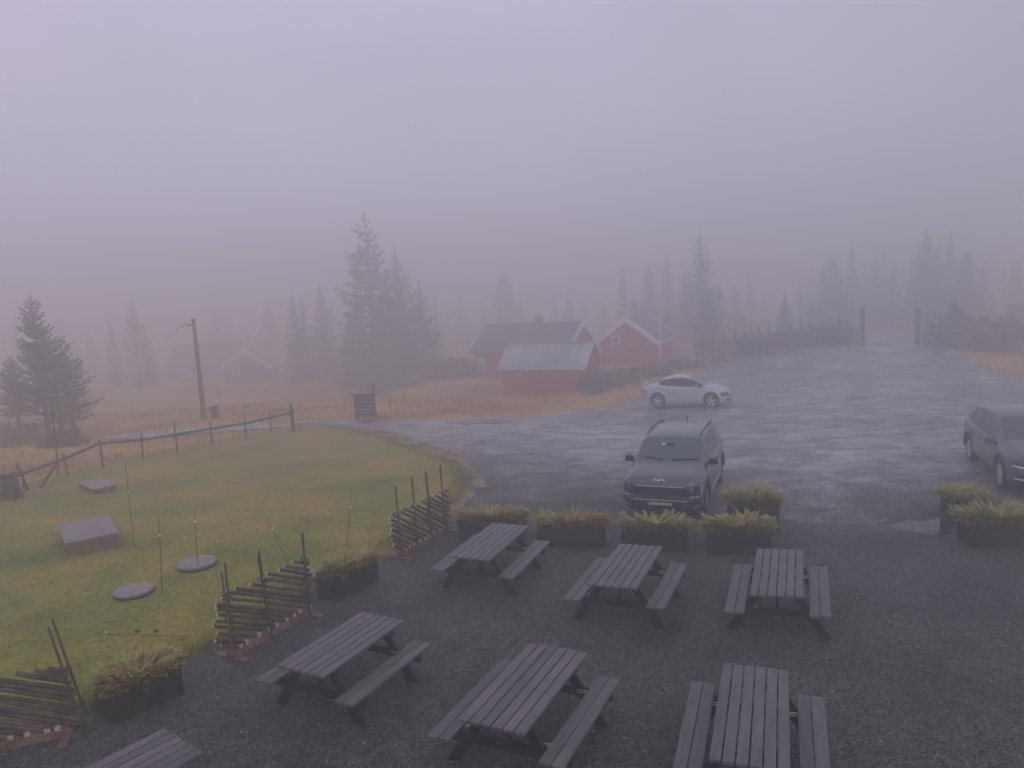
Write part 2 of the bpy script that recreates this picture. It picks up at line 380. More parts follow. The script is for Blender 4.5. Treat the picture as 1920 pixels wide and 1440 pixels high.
lotF = [P(780, 788), P(860, 789), P(960, 784), P(1060, 774), P(1150, 764), P(1205, 748), P(1250, 722), P(1300, 700), P(1350, 682), P(1420, 668), P(1500, 658), P(1600, 648), P(1626, 640), P(1630, 631), P(1640, 624)]
lotR = [P(1705, 624), P(1712, 632), P(1722, 641), P(1760, 652), P(1830, 678), P(1920, 712), (30, 30), (34, 20), (34, -8), (-14, -8), (-12, 5)]
gravel_poly = [(-7.6, 6.5)]+edgeL+laneN+laneF+lotF+lotR
_, gpl = sheet('gravel_yard', gravel_poly, .02, M['gravel'], .9, .12)
lawn_poly = [(-7.7, 6.4)]+edgeL+[P(480, 812), P(395, 828), P(328, 842), P(265, 854), P(188, 870), P(118, 888), P(40, 912), (-24, 19), (-24, 3), (-9, 3)]
_, lpl = sheet('lawn', lawn_poly, .03, M['lawn'], .7, .12)
M['verge'] = mat('trodden_verge', (.12, .105, .09), .85, (.34, .24, .12), 1.6, 9, .6, 20, lo=.42, hi=.58)
band = [P(690, 1040), P(735, 1010), P(790, 970), P(835, 930), P(850, 900), P(838, 878), P(798, 860), P(740, 842), P(680, 824), P(610, 811), P(560, 805), P(550, 797), P(600, 795), P(660, 800), P(730, 812), P(800, 832), P(862, 855), P(905, 885), P(910, 915), P(880, 945), P(835, 985), P(770, 1022), P(730, 1045)]
sheet('verge', band, .026, M['verge'], .6, .22, edge=.2)
for q in ([(1668, 984), (1700, 976), (1735, 979), (1762, 974), (1790, 982), (1782, 990), (1794, 999), (1762, 1004), (1730, 996), (1700, 994)], [(1640, 976), (1655, 973), (1662, 978), (1648, 981)],
          [(828, 794), (870, 789), (930, 789), (958, 792), (930, 796), (870, 798)],
          [(1540, 966), (1560, 962), (1580, 970), (1572, 976), (1550, 973)],
          [(1630, 648), (1650, 645), (1668, 648), (1652, 652)]):
    sheet('puddle', [P(*a) for a in q], .028, M['water'], .5, .28, edge=.12)

# grass blades on the lawn and in the field, and loose stones on the gravel
def blades(name, n, region, hmin, hmax, wd, m, exclude=None, dens_near=True, seed=1, lift=.03):
    r = np.random.RandomState(seed); xs = np.array([p[0] for p in region]); ys = np.array([p[1] for p in region])
    x = r.uniform(xs.min(), xs.max(), n*3); u = r.rand(n*3); y0, y1 = max(ys.min(), 5), ys.max()
    y = y0+(y1-y0)*(u**1.5 if dens_near else u)
    # clumps
    k = pip(x, y, region)
    if exclude: k &= ~pip(x, y, exclude)
    x, y = x[k][:n], y[k][:n]; n = len(x); z = zs(x, y)+lift-.01
    cl = np.array([noise.noise(Vector((a*1.3, b*1.3, 5))) for a, b in zip(x, y)])
    h = r.uniform(hmin, hmax, n)*(1+cl*.7); a = r.uniform(0, 6.283, n); w_ = wd*(.6+.8*r.rand(n)); ln = h*r.uniform(.1, .8, n); b = r.uniform(0, 6.283, n)
    ca, sa = np.cos(a)*w_, np.sin(a)*w_
    V = np.stack([np.stack([x-ca, y-sa, z], 1), np.stack([x+ca, y+sa, z], 1), np.stack([x+np.cos(b)*ln, y+np.sin(b)*ln, z+h], 1)], 1).reshape(-1, 3)
    o = link(name, npmesh(name, V, np.arange(3*n).reshape(-1, 3), m)); tag(o, kind='stuff'); return o
tag(blades('lawn_grass', 90000, lpl, .02, .06, .008, M['lawn']), 'short wet grass covering the green lawn', 'grass')
field = [(-48, 20), (-80, 110), (60, 110), (50, 25), (24, 25), (20, 30), (-10, 30), (-18, 22)]
tag(blades('field_grass', 110000, field, .06, .26, .03, M['ground'], exclude=gpl, seed=5, dens_near=False, lift=0), 'long tawny autumn grass on the field', 'grass')
def verge(name, line, n, seed, m, spread=.3, hmax=.09):
    r = np.random.RandomState(seed); seg = [(Vector(a), Vector(b)) for a, b in zip(line, line[1:])]; Ls = np.array([(b-a).length for a, b in seg]); pk = r.choice(len(seg), n, p=Ls/Ls.sum()); x = np.zeros(n); y = np.zeros(n)
    for i, k in enumerate(pk):
        a, b = seg[k]; u = r.rand(); p = a+(b-a)*u; sc_ = spread*(1+1.6*max(0, noise.noise(Vector((p.x*.9, p.y*.9, 2))))); x[i] = p.x+r.normal()*sc_*.6; y[i] = p.y+r.normal()*sc_*.6
    z = zs(x, y)+.02; h = r.uniform(.02, hmax, n); a = r.uniform(0, 6.28, n); w_ = .009*(.6+.8*r.rand(n)); b = r.uniform(0, 6.28, n); ln = h*r.uniform(.2, 1, n)
    V = np.stack([np.stack([x-np.cos(a)*w_, y-np.sin(a)*w_, z], 1), np.stack([x+np.cos(a)*w_, y+np.sin(a)*w_, z], 1), np.stack([x+np.cos(b)*ln, y+np.sin(b)*ln, z+h], 1)], 1).reshape(-1, 3)
    return tag(link(name, npmesh(name, V, np.arange(3*n).reshape(-1, 3), m)), kind='stuff')
tag(verge('verge_grass', edgeL+[], 26000, 8, M['grass'], .26), 'ragged yellowish grass along the lawn edge', 'grass')
def stones(name, n, seed=2):
    r = np.random.RandomState(seed); x = r.uniform(-9, 12, n*2); y = 4.2+14*r.rand(n*2)**1.35; k = pip(x, y, gpl) & ~pip(x, y, lpl); x, y = x[k][:n], y[k][:n]; n = len(x)
    s = r.uniform(.007, .020, n)*(1+(r.rand(n) > .985)*.7); base = np.array([(1, 0, 0), (0, 1, 0), (-1, 0, 0), (0, -1, 0), (0, 0, .7), (0, 0, -.5)], float)
    a = r.uniform(0, 6.28, n); ca, sa = np.cos(a), np.sin(a); V = base[None]*s[:, None, None]*(1+.45*(r.rand(n, 6, 1)-.5)); V[..., 0] *= 1.3
    xx = V[..., 0]*ca[:, None]-V[..., 1]*sa[:, None]; yy = V[..., 0]*sa[:, None]+V[..., 1]*ca[:, None]
    tl = r.uniform(-.5, .5, (n, 1)); zz = V[..., 2]+xx*tl
    V = np.stack([xx+x[:, None], yy+y[:, None], zz+.024], -1).reshape(-1, 3)
    F = np.array([(0, 1, 4), (1, 2, 4), (2, 3, 4), (3, 0, 4), (1, 0, 5), (2, 1, 5), (3, 2, 5), (0, 3, 5)])
    F = (F[None]+6*np.arange(n)[:, None, None]).reshape(-1, 3); mi = np.repeat((r.rand(n) > .9985).astype(int), 8)
    o = link(name, npmesh(name, V, F, [M['stone'], M['palestone']], mi)); return tag(o, 'loose wet grey gravel stones on the yard', 'gravel', kind='stuff')
stones('gravel_stones', 60000)

# ------------------------------------------------------------------ spruces
def spruce_mesh(h, rad, bare, seed, droop=.35, gap=.26, dense=1.0, spread=.75):
    """crown (needle sprays on drooping limbs) and trunk (stem and limbs) of a spruce h metres tall"""
    r = random.Random(seed); quads = []; tb = MB()
    tb.path([(0, 0, -.3), (0, 0, h*.5), (.02*h*r.uniform(-.3, .3), 0, h*.98)], [h*.018+.03, h*.011+.02, .012], 7)
    z = bare*h
    while z < h*.985:
        t = (z-bare*h)/(h*(1-bare)); env = (1-t)**spread*(.55+.45*min(1, t*5+.35))
        nb = r.choice((4, 5, 5, 6, 7)) if t < .93 else 3; off = r.uniform(0, 6.28)
        for k in range(nb):
            az = off+6.283*k/nb+r.uniform(-.35, .35); L = max(.12, rad*env*r.choice((r.uniform(.45, 1.0), r.uniform(.75, 1.12), r.uniform(.8, 1.22))))
            up = .75*t-.12-droop*(1-t)+r.uniform(-.1, .1); tip = .25*(1-t*.5)
            dx, dy = math.cos(az), math.sin(az); zz = z+r.uniform(-.08, .08)
            pt = lambda s: (dx*L*s, dy*L*s, zz+L*(up*s+tip*s*s-(.10*math.sin(3.1*s))))
            if L > .35: tb.path([pt(0), pt(.5), pt(.9)], [.012+.012*L, .006+.006*L, .003], 3)
            n = max(3, int(L/.105*dense))
            for i in range(n+1):
                s = (i+.6)/(n+1); p = pt(s*1.02); sp = (.12+.19*(1-abs(s-.45)))*min(1, L*.9)*(.7+.6*r.random())
                for sd in ((-1, 1) if s < .93 else (0,)):
                    for kk in range(2):
                        ang = az+sd*r.uniform(.5, 1.25); ex, ey = math.cos(ang)*sp, math.sin(ang)*sp; dz = -sp*r.uniform(.05, .75)+.06*sp
                        wx, wy = -math.sin(ang)*sp*.17, math.cos(ang)*sp*.17; rz = r.uniform(-.05, .05)
                        q = (p[0]+r.uniform(-.03, .03), p[1]+r.uniform(-.03, .03), p[2]+r.uniform(-.03, .03))
                        quads.append([q, (q[0]+ex*.5+wx, q[1]+ey*.5+wy, q[2]+dz*.4+rz), (q[0]+ex, q[1]+ey, q[2]+dz), (q[0]+ex*.5-wx, q[1]+ey*.5-wy, q[2]+dz*.4-.10*sp-rz)])
                if i % 2 == 0:   # hanging curtain of twigs
                    hh = sp*r.uniform(.5, 1.1); quads.append([p, (p[0]+dx*.09, p[1]+dy*.09, p[2]-hh*.5), (p[0]+dx*.02, p[1]+dy*.02, p[2]-hh), (p[0]-dx*.07, p[1]-dy*.07, p[2]-hh*.45)])
        z += gap*r.uniform(.75, 1.3)*(.65+.35*(1-t))*(h/9)**.4
    # leader
    for k in range(8):
        a = r.uniform(0, 6.28); zz = h*(.96+.05*k/8); quads.append([(0, 0, zz), (.07*math.cos(a), .07*math.sin(a), zz+.12), (0, 0, zz+.22), (-.02, .02, zz+.1)])
    V = np.array(quads, float).reshape(-1, 3)
    return npmesh('spruce_crown', V, np.arange(len(V)).reshape(-1, 4), M['spruce']), tb.mesh('spruce_trunk', M['bark'])
# unit trees, 10 m tall, several habits
VAR = {}
def variant(key, **k):
    if key not in VAR: VAR[key] = spruce_mesh(10, **k)
    return VAR[key]
SP = dict(open=dict(rad=2.0, bare=.06, seed=11, droop=.30, gap=.42, dense=1.0, spread=.62),
          dense=dict(rad=1.9, bare=.03, seed=12, droop=.35, gap=.27, dense=1.0),
          slim=dict(rad=1.35, bare=.03, seed=13, droop=.5, gap=.27, dense=1.0),
          broad=dict(rad=2.7, bare=.04, seed=14, droop=.25, gap=.3, dense=.9, spread=.6),
          high=dict(rad=1.9, bare=.26, seed=15, droop=.3, gap=.26, dense=1.0, spread=.55),
          airy=dict(rad=2.5, bare=.22, seed=21, droop=.05, gap=.5, dense=.75, spread=.42), lopped=dict(rad=1.7, bare=.12, seed=22, droop=.3, gap=.38, dense=.9, spread=.5),
          ragged=dict(rad=2.1, bare=.08, seed=16, droop=.2, gap=.5, dense=.9, spread=.5),
          slim2=dict(rad=1.5, bare=.05, seed=17, droop=.4, gap=.33, dense=.8, spread=.8))
def tree(kind, topx, topy, basey, label, group=None, wide=1.0, rz=None, D=None):
    if D:
        q = atY(topx, topy, D); p = Vector((q.x, q.y, gz(q.x, q.y)-.1)); h = q.z-p.z
    else: p, h = upright(topx, topy, basey)
    cr, tk = variant(kind, **SP[kind])
    t = thing('spruce_tree', p, rnd.uniform(0, 6.28) if rz is None else rz, label, 'tree', group)
    s = h/10.1; wide *= 1.12; t.scale = (s*wide, s*wide, s); link('crown', cr, t); link('trunk', tk, t); return t
T = tree
T('open', 683, 400, 757, 'tallest spruce, with open ragged limbs, standing in the cluster left of the red shed', wide=1.06, D=71)
T('dense', 739, 466, 742, 'second tallest spruce, pressed behind the right side of the tall open one', wide=1.25, D=76)
T('dense', 785, 528, 738, 'spruce at the right end of the cluster, nearest the red cabin', wide=1.25, D=77)
T('broad', 655, 600, 748, 'low bushy spruce filling the left foot of the tall cluster', wide=1.1, D=74)
T('dense', 722, 520, 742, 'half-height spruce wedged between the two tallest of the cluster', wide=1.15, D=79)
T('dense', 664, 545, 742, 'half-height spruce close on the left of the tallest one', wide=1.1, D=80)
T('dense', 712, 560, 750, 'dark young spruce at the foot of the tall open spruce, behind the slatted board', wide=1.5, D=73)
T('broad', 765, 610, 744, 'low spruce filling the gap under the two right trees of the cluster', wide=1.1, D=76)
T('broad', 1190, 560, 660, 'low wide spruce between the first two of three behind the windowed cabin', wide=.9, D=88)
T('dense', 1283, 520, 656, 'middling spruce left of the tall one behind the silver car', wide=1.3, D=86)
T('broad', 1345, 530, 656, 'broad spruce on the right skirt of the tall one behind the silver car', wide=1.0, D=84)
T('broad', 1575, 540, 644, 'bushy spruce filling the treeline just left of the gate', wide=1.0, D=84)
T('broad', 1520, 560, 646, 'bushy low spruce beyond the middle of the stake fence', wide=1.0, D=82)
T('broad', 1655, 520, 644, 'wide spruce seen through the gateway', wide=1.0, D=96)
T('dense', 1757, 470, 648, 'spruce joining the two tallest right of the gate', wide=1.5, D=80)
T('broad', 1720, 510, 648, 'wide spruce on the left flank of the dark mass by the gate', wide=1.1, D=78)
T('broad', 1860, 545, 648, 'wide spruce above the far right hut', wide=1.1, D=88)
T('dense', 1910, 520, 648, 'spruce at the right edge behind the hut', wide=1.5, D=90)
T('broad', 1250, 575, 656, 'low wide spruce right behind the windowed cabin roof', wide=1.0, D=84)
T('dense', 1735, 560, 650, 'young spruce just right of the right gate post', wide=1.5, D=70)
T('dense', 547, 546, 728, 'spruce with a forked top beside the brown cabin gable', wide=.95, D=80)
T('slim', 565, 556, 728, 'slim spire close to the right of the fork-topped spruce', D=82)
T('dense', 598, 530, 716, 'paler spruce between the fork-topped one and the tall cluster', wide=1.05, D=86)
T('high', 56, 553, 822, 'dark pointed spruce above the left end of the rail fence', wide=.8)
T('airy', 92, 630, 826, 'broad low-topped spruce on a bare trunk right of the pointed one', wide=1.25)
T('airy', 120, 668, 815, 'small leaning spruce with a ragged right side beyond the fence end', wide=1.5)
T('high', 18, 668, 812, 'short spruce at the left edge of the view beside the hedge', wide=1.3)
T('open', 244, 560, 726, 'spruce with stepped shelves of limbs left of the brown cabin', wide=.95)
T('slim', 205, 597, 724, 'narrow spruce just left of the stepped one', wide=1.2, D=86)
T('dense', 272, 625, 722, 'low rounded spruce covering the left end of the brown cabin', wide=1.1, D=84)
T('slim', 104, 590, 735, 'pale narrow spruce behind the dark pointed one', D=95); T('slim2', 116, 602, 735, 'pale double of the narrow spruce behind the broad tree', D=99)
T('slim', 26, 578, 735, 'pale spruce at the far left, behind the dark pointed one', D=92)
T('dense', 166, 612, 728, 'hazy spruce midway between the left trees and the stepped one', wide=.9, D=104)
T('slim', 398, 553, 690, 'thin hazy spruce just right of the power pole', wide=1.1, D=112)
T('dense', 430, 590, 690, 'hazy round spruce above the brown cabin roof', D=118)
T('broad', 944, 512, 668, 'wide hazy spruce behind the long grey cabin roof', wide=.95, D=112)
T('slim', 1166, 495, 662, 'spruce with a thin top behind the right red cabin, left of three', D=98); T('dense', 1215, 486, 660, 'middle one of three spruces behind the right red cabin', wide=.85, D=94)
T('slim', 1250, 474, 656, 'right one of three spruces behind the right red cabin', wide=1.15, D=98)
T('dense', 1312, 430, 658, 'tall spruce rising right behind the silver car', wide=.95, D=78)
T('broad', 1325, 545, 660, 'low bushy spruce skirting the foot of the tall one behind the silver car')
T('dense', 1471, 545, 655, 'small dark spruce by the stake fence before the gate', wide=1.1, D=68)
T('slim', 1406, 515, 652, 'narrow hazy spruce beyond the stake fence', wide=1.2, D=100)
T('dense', 1545, 490, 644, 'spruce with a notched top left of the gate', wide=.9, D=82)
T('slim', 1597, 455, 645, 'tall thin spruce above the left gate post', wide=1.2, D=86)
T('dense', 1737, 425, 648, 'tallest spruce of the dark mass right of the gate', wide=1.05, D=76)
T('slim', 1782, 433, 648, 'spire-topped spruce beside the tallest right of the gate', wide=1.3, D=80)
T('broad', 1812, 468, 648, 'wide spruce on the right shoulder of the dark mass by the gate', wide=.95, D=74)
T('dense', 1842, 500, 650, 'lower spruce ending the dark mass toward the far hut', wide=1.1, D=78)
T('broad', 1790, 560, 652, 'bushy young spruce at the foot of the dark mass by the gate', wide=1.1)
FAR = [(60, 640, 730), (140, 640, 722), (330, 610, 700), (460, 612, 690), (500, 570, 690), (525, 600, 690), (815, 555, 680), (838, 580, 680), (862, 560, 675), (905, 562, 672), (975, 556, 668),
       (1010, 575, 665), (1038, 548, 662), (1066, 545, 662), (1095, 562, 660), (1130, 560, 660), (1185, 545, 658), (1285, 500, 652), (1350, 540, 648), (1378, 530, 648), (1432, 552, 646), (1500, 525, 642),
       (1520, 505, 641), (1562, 480, 640), (1578, 500, 640), (1622, 495, 637), (1640, 478, 636), (1656, 470, 636), (1676, 490, 636), (1692, 498, 636), (1708, 480, 636), (1722, 470, 636), (1760, 455, 636),
       (1858, 470, 636), (1884, 490, 634), (1905, 488, 634), (1925, 470, 634), (1950, 480, 634), (1612, 530, 633), (1668, 545, 632), (1535, 560, 636), (1485, 570, 640), (1445, 580, 645), (1390, 585, 646),
       (90, 650, 725), (355, 640, 698), (770, 600, 690), (-20, 620, 735), (-60, 590, 740), (1990, 470, 640)]
FAR.sort()
ORD = 'first second third fourth fifth sixth seventh eighth ninth tenth eleventh twelfth thirteenth fourteenth fifteenth sixteenth seventeenth eighteenth nineteenth twentieth'.split()
cnt = {}
for i, (a, b, c) in enumerate(FAR):
    side = 'beyond the left field' if a < 560 else ('behind the red cabins' if a < 1300 else ('beyond the stake fence' if a < 1600 else 'behind the gateway'))
    k = cnt[side] = cnt.get(side, 0)+(1 if 0 <= a <= 1920 else 0)
    if 0 <= a <= 1920:
        T(('dense', 'lopped', 'broad', 'slim2', 'ragged', 'slim')[i % 6], a, b, c, 'faint fog-bound spruce %s, %s from the left of its row' % (side, ORD[k-1]), 'faint fog-bound spruces '+side, wide=(1.2, 1.4, .85, 1.3, 1.0, 1.1)[i % 6], D=(128, 112, 140, 118, 104, 134, 122)[i % 7]*(1 if a < 1300 else .84))

# ------------------------------------------------------------------ bushes
def bush_mesh(rx, ry, h, n, m, seed, leaf=.07):
    r = np.random.RandomState(seed); quads = []; u = r.rand(n)**.45; th = r.uniform(0, 6.283, n); ph = np.arccos(r.uniform(0, 1, n))
    lump = 1+.28*np.sin(3*th+seed)*np.sin(4*ph+seed)+.15*np.sin(7*th)
    c = np.stack([rx*u*np.sin(ph)*np.cos(th)*lump, ry*u*np.sin(ph)*np.sin(th)*lump, h*(.12+.88*u*np.cos(ph)*lump)], 1)
    a = r.normal(size=(n, 3)); a /= np.linalg.norm(a, axis=1, keepdims=True); b = np.cross(a, r.normal(size=(n, 3))); b /= np.linalg.norm(b, axis=1, keepdims=True)
    l = leaf*(.5+r.rand(n, 1)); V = np.stack([c-a*l, c+b*l*.5, c+a*l, c-b*l*.5], 1).reshape(-1, 3)
    return npmesh('foliage', V, np.arange(4*n).reshape(-1, 4), m)
def bush(px, py, wpx, hpx, label, m='leaf', seed=1, deep=.8, cat='shrub'):
    p = at(px, py); d = p.y; rx = wpx/2*d/F_PX; h = hpx*d/F_PX
    t = thing('shrub', p, 0, label, cat); link('foliage', bush_mesh(rx, rx*deep, h, int(900+1600*min(2.5, rx)), M[m], seed, .09+.02*d/20), t)
    b = MB()
    for k in range(7):
        a = 6.28*k/7; b.tube((0, 0, -.05), (rx*.7*math.cos(a), rx*.7*deep*math.sin(a), h*.75), .02, .006, 4)
    b.build('stems', M['twig'], t)
bush(16, 938, 46, 44, 'small green shrub leaning on the left end of the rail fence', seed=3)
bush(22, 838, 110, 38, 'dark low shrub bank beyond the fence at the left edge', seed=4)
bush(120, 836, 70, 26, 'low scrub at the foot of the broad bare-trunked spruce', 'brush', seed=5)
bush(850, 708, 110, 34, 'dark shrub bank left of the long red cabin', seed=6); bush(1112, 738, 54, 40, 'leafy shrub against the gable end of the red shed', seed=7)
bush(1158, 722, 80, 26, 'dark shrub between the red shed and the right red cabin', seed=8); bush(1214, 706, 84, 18, 'low hedge-like shrub under the windowed red gable', seed=9)
bush(1275, 690, 66, 15, 'low shrub at the right corner of the red cabins', seed=10)
bush(1790, 650, 120, 58, 'red-brown brush right of the gate post', 'brush', seed=12); bush(1870, 652, 130, 52, 'red-brown brush behind the boulders', 'brush', seed=13)
bush(888, 660, 40, 40, 'small bush at the left end of the long cabin', seed=14)

# ------------------------------------------------------------------ picnic tables
def picnic_table(x, y, yaw, L, W, tu, tv, g0, label, mossy=False):
    t = thing('picnic_table', (x, y, gz(x, y)+.02), yaw, label, 'picnic table', 'picnic tables on the gravel')
    n = 6; gap = .015; pw = (W-gap*(n-1))/n; T = Matrix.Identity(3)
    Z = lambda px, py, z: z+tu*px+tv*py
    def plank(name, cx, wid, z, ln, m):
        b = MB(); e = .0; vs = []
        th = .034; c = .004
        for sy in (-1, 1):
            yy = sy*ln/2+rnd.uniform(-.004, .004)
            for dx, dz in ((-wid/2, -th), (wid/2, -th), (wid/2, -c), (wid/2-c, 0), (-wid/2+c, 0), (-wid/2, -c)):
                vs.append((cx+dx, yy, Z(cx+dx, yy, z)+dz))
        b.add(vs, [(0, 1, 2, 3, 4, 5), (11, 10, 9, 8, 7, 6)]+[(i, i+6, (i+1) % 6+6, (i+1) % 6) for i in range(6)])
        o = b.build(name, m, t); return o
    for i in range(n):
        plank('top_plank', -W/2+pw/2+i*(pw+gap), pw, .74+rnd.uniform(-.001, .001), L, M['plank'])
    for s in (-1, 1):
        for j in range(2):
            plank('seat_plank', s*(g0+.0725+j*.147), .138, .46+rnd.uniform(-.001, .001), L, M['plank_green'] if (mossy and s > 0 and j == 0) else M['plank'])
    fx = .70; seat = g0+.29
    for sy in (-1, 1):
        yy = sy*L*.33
        for s in (-1, 1):
            b = MB(); zt = Z(s*.24, yy, .70); a = Vector((s*.22, yy, zt)); c = Vector((s*fx, yy, -.03))
            b.bar(a, c, .045, .12, up=(s, 0, .4)); b.build('leg', M['frame'], t)
        b = MB(); b.bar((-seat+.02, yy+sy*.047, Z(-seat, yy, .365)), (seat-.02, yy+sy*.047, Z(seat, yy, .365)), .045, .105); b.build('seat_beam', M['frame'], t)
        b = MB(); b.bar((-W/2+.04, yy+sy*.047, Z(-W/2, yy, .655)), (W/2-.04, yy+sy*.047, Z(W/2, yy, .655)), .045, .085); b.build('top_cleat', M['frame'], t)
        for s in (-1, 1):
            b = MB(); b.bar((s*(seat-.28), yy, Z(s*(seat-.28), yy, .390)), (s*(seat-.02), yy, Z(s*(seat-.02), yy, .390)), .04, .04); b.build('seat_cleat', M['frame'], t)
            b = MB()
            for dz in (.40, .43): b.tube((s*(g0-.15), yy-sy*.045, Z(s*g0, yy, dz)), (s*(g0+.01), yy-sy*.045, Z(s*g0, yy, dz)), .008, n=6)
            b.build('steel_rod', M['steel'], t)
    for sy in (-1, 1):
        b = MB(); b.bar((0, sy*L*.30, Z(0, 0, .40)), (0, sy*.06, Z(0, 0, .69)), .045, .07); b.build('brace', M['frame'], t)
    return t
picnic_table(-.539, 13.274, -.394, 1.89, .781, -.004, 0, .516, 'leftmost picnic table of the back row, between the left planters and the stake fence panel')
picnic_table(1.721, 11.723, -.415, 1.89, .769, .025, -.003, .513, 'middle picnic table of the back row, before the dark car')
picnic_table(3.976, 11.117, -.374, 1.902, .73, .052, .011, .442, 'rightmost picnic table of the back row, nearest the puddle')
picnic_table(-2.44, 9.521, -.473, 1.718, .775, -.006, -.016, .513, 'picnic table with a mossy seat plank beside the middle stake fence panel', True)
picnic_table(-.009, 8.196, -.459, 1.875, .798, .013, -.009, .53, 'large picnic table at the bottom centre of the view')
picnic_table(2.36, 7.40, -.35, 1.90, .735, .0, .0, .455, 'picnic table cut off by the bottom edge, in front of the rightmost back table')
_c = atY(345, 1388, 7.0)
def top_at(px, py, z):
    o, d = ray(px, py); k = (z-o.z)/d.z; return o+d*k
a_, b_ = top_at(302, 1361, .76), top_at(388, 1415, .76)
yw = math.atan2(b_.y-a_.y, b_.x-a_.x); Wd = (b_-a_).length
mid = (a_+b_)/2; fw = Vector((-math.sin(yw), math.cos(yw)))
picnic_table(mid.x-fw.x*.93, mid.y-fw.y*.93, yw, 1.86, max(.72, min(.8, Wd)), 0, 0, .5, 'picnic table at the bottom left of which only the far end of the top shows')

# ------------------------------------------------------------------ planters with spreading juniper
def plumes(lx, ly, n, seed, dead=0, rise=.22, over=.2):
    r = random.Random(seed); q = []; mi = []; tb = MB()
    for k in range(int(n*2.0)):
        bx, by = r.uniform(-lx/2+.10, lx/2-.10), r.uniform(-ly/2+.08, ly/2-.08); ang = math.atan2(by*1.6, bx)+r.uniform(-1, 1)
        out_ = math.hypot(bx/(lx/2), by/(ly/2)); L = r.uniform(.16, .38)*(.8+over*out_); dx, dy = math.cos(ang), math.sin(ang)
        up = r.uniform(.1, .8)*(1.2-.5*out_)*rise/.22; drp = r.uniform(.1, .5)*(.3+out_*.55)
        pt = lambda s: Vector((bx+dx*L*s, by+dy*L*s, .02+L*(up*s*1.4-drp*s*s)))
        tone = 2 if r.random() < dead and bx > -.1 else 0
        if k % 4 == 0: tb.path([pt(0)-Vector((0, 0, .04)), pt(.6)], [.006, .003], 3)
        for j in range(12):
            s = (j+.5)/12; p = pt(s)
            for sd in (-1, 0, 1):
                a = ang+sd*r.uniform(.4, 1.0); l = (.040+.03*(1-s))*r.uniform(.7, 1.3)*(1.35-.6*s); e = Vector((math.cos(a)*l, math.sin(a)*l, l*r.uniform(.1, .9)))
                wv = Vector((-math.sin(a), math.cos(a), r.uniform(-.6, .6)))*l*.20
                q += [p, p+e*.5+wv, p+e, p+e*.5-wv]; mi.append(tone if tone else (1 if (s > .6 and r.random() < .6) else 0))
    V = np.array([tuple(v) for v in q]); return npmesh('foliage', V, np.arange(len(V)).reshape(-1, 4), [M['juniper'], M['juniper_tip'], M['juniper_dead']], np.array(mi)), tb
def planter(cn, cr, h, depth, label, jlabel, seed, dead=0, side=1, n=210, over=.25, rise=.22, dz=0):
    """cn, cr: pixels of the near and the right base corner of its long face"""
    a, b = at(*cn), at(*cr); d = (b-a); L = math.hypot(d.x, d.y); rz = math.atan2(d.y, d.x)
    nrm = Vector((-math.sin(rz), math.cos(rz), 0)); c = (a+b)/2+nrm*depth/2; c.z = gz(c.x, c.y)+.02
    t = thing('planter', c, rz, label, 'planter', 'dark planter boxes')
    lx, ly, th = L, depth, .028
    for s in (-1, 1):
        for k in range(3):   # three boards high
            bh = h/3; z = bh*(k+.5); tp = 1
            m_ = MB(); m_.box((0, s*(ly/2-th/2), z), (lx+rnd.uniform(-.004, .004), th, bh-.004)); m_.build('side_board', M['planter'], t)
            m_ = MB(); m_.box((s*(lx/2-th/2), 0, z), (th, ly-2*th-.002, bh-.004)); m_.build('end_board', M['planter'], t)
    for sx in (-1, 1):
        for sy in (-1, 1):
            m_ = MB(); m_.box((sx*(lx/2-th-.022), sy*(ly/2-th-.022), h/2-.01), (.04, .04, h-.03)); m_.build('corner_post', M['planter'], t)
    m_ = MB(); m_.box((0, 0, h-.10), (lx-2*th-.004, ly-2*th-.004, .05)); m_.build('soil', M['soil'], t)
    j = thing('juniper', (c.x, c.y, c.z+h-.075), rz, jlabel, 'juniper', 'junipers growing in the planters')
    me, tb = plumes(lx, ly, n, seed, dead, rise, over); link('foliage', me, j); tb.build('stems', M['twig'], j)
    return t
planter((212, 1364), (346, 1304), .44, .56, 'dark planter box nearest the building, at the bottom left by the lawn', 'yellow-green juniper with a brown heart in the bottom left planter', 21, dead=.03, n=300, over=.02)
planter((637, 1132), (710, 1089), .46, .50, 'dark planter box between two stake fence panels at the lawn edge', 'juniper spilling over the planter between the two fence panels', 22, n=270, over=.05)
planter((860, 1017), (984, 1016), .47, .5, 'leftmost planter of the row, behind the left back table', 'juniper in the leftmost planter of the row', 23, n=260, over=.15)
planter((1008, 1027), (1131, 1031), .47, .5, 'second planter of the row, with a pale scrape on its rim', 'juniper with orange dead sprigs in the second planter of the row', 24, dead=.45, n=200, over=.2)
planter((1166, 1034), (1289, 1039), .48, .5, 'planter of the row standing right in front of the dark car', 'juniper hanging over the front of the planter before the dark car', 25, n=260, over=.2)
planter((1327, 1041), (1447, 1044), .50, .5, 'rightmost planter of the row, with another planter close behind', 'juniper in the rightmost planter of the front row', 26, n=260, over=.2)
planter((1378, 1006), (1462, 1003), .62, .65, 'planter standing behind the right end of the row, beside the dark car', 'tall mounded juniper behind the right end of the row', 27, n=330, rise=.3)
planter((1829, 1033), (1965, 1024), .5, .55, 'planter at the right edge, in front of the grey car', 'juniper in the front planter at the right edge', 28, n=300, over=.5)
planter((1806, 992), (1862, 990), .5, .9, 'planter behind the front one at the right edge, by the grey car wheel', 'juniper with a brown crown beside the grey car wheel', 29, dead=.2, n=330)
p = at(1376, 958); m_ = MB(); m_.tube(p, p+Vector((0, 0, .42)), .022, n=8); tag(m_.build('marker_post', mat('red_marker', (.42, .14, .10), .5)), 'short faded red marker post behind the row of planters', 'marker post')

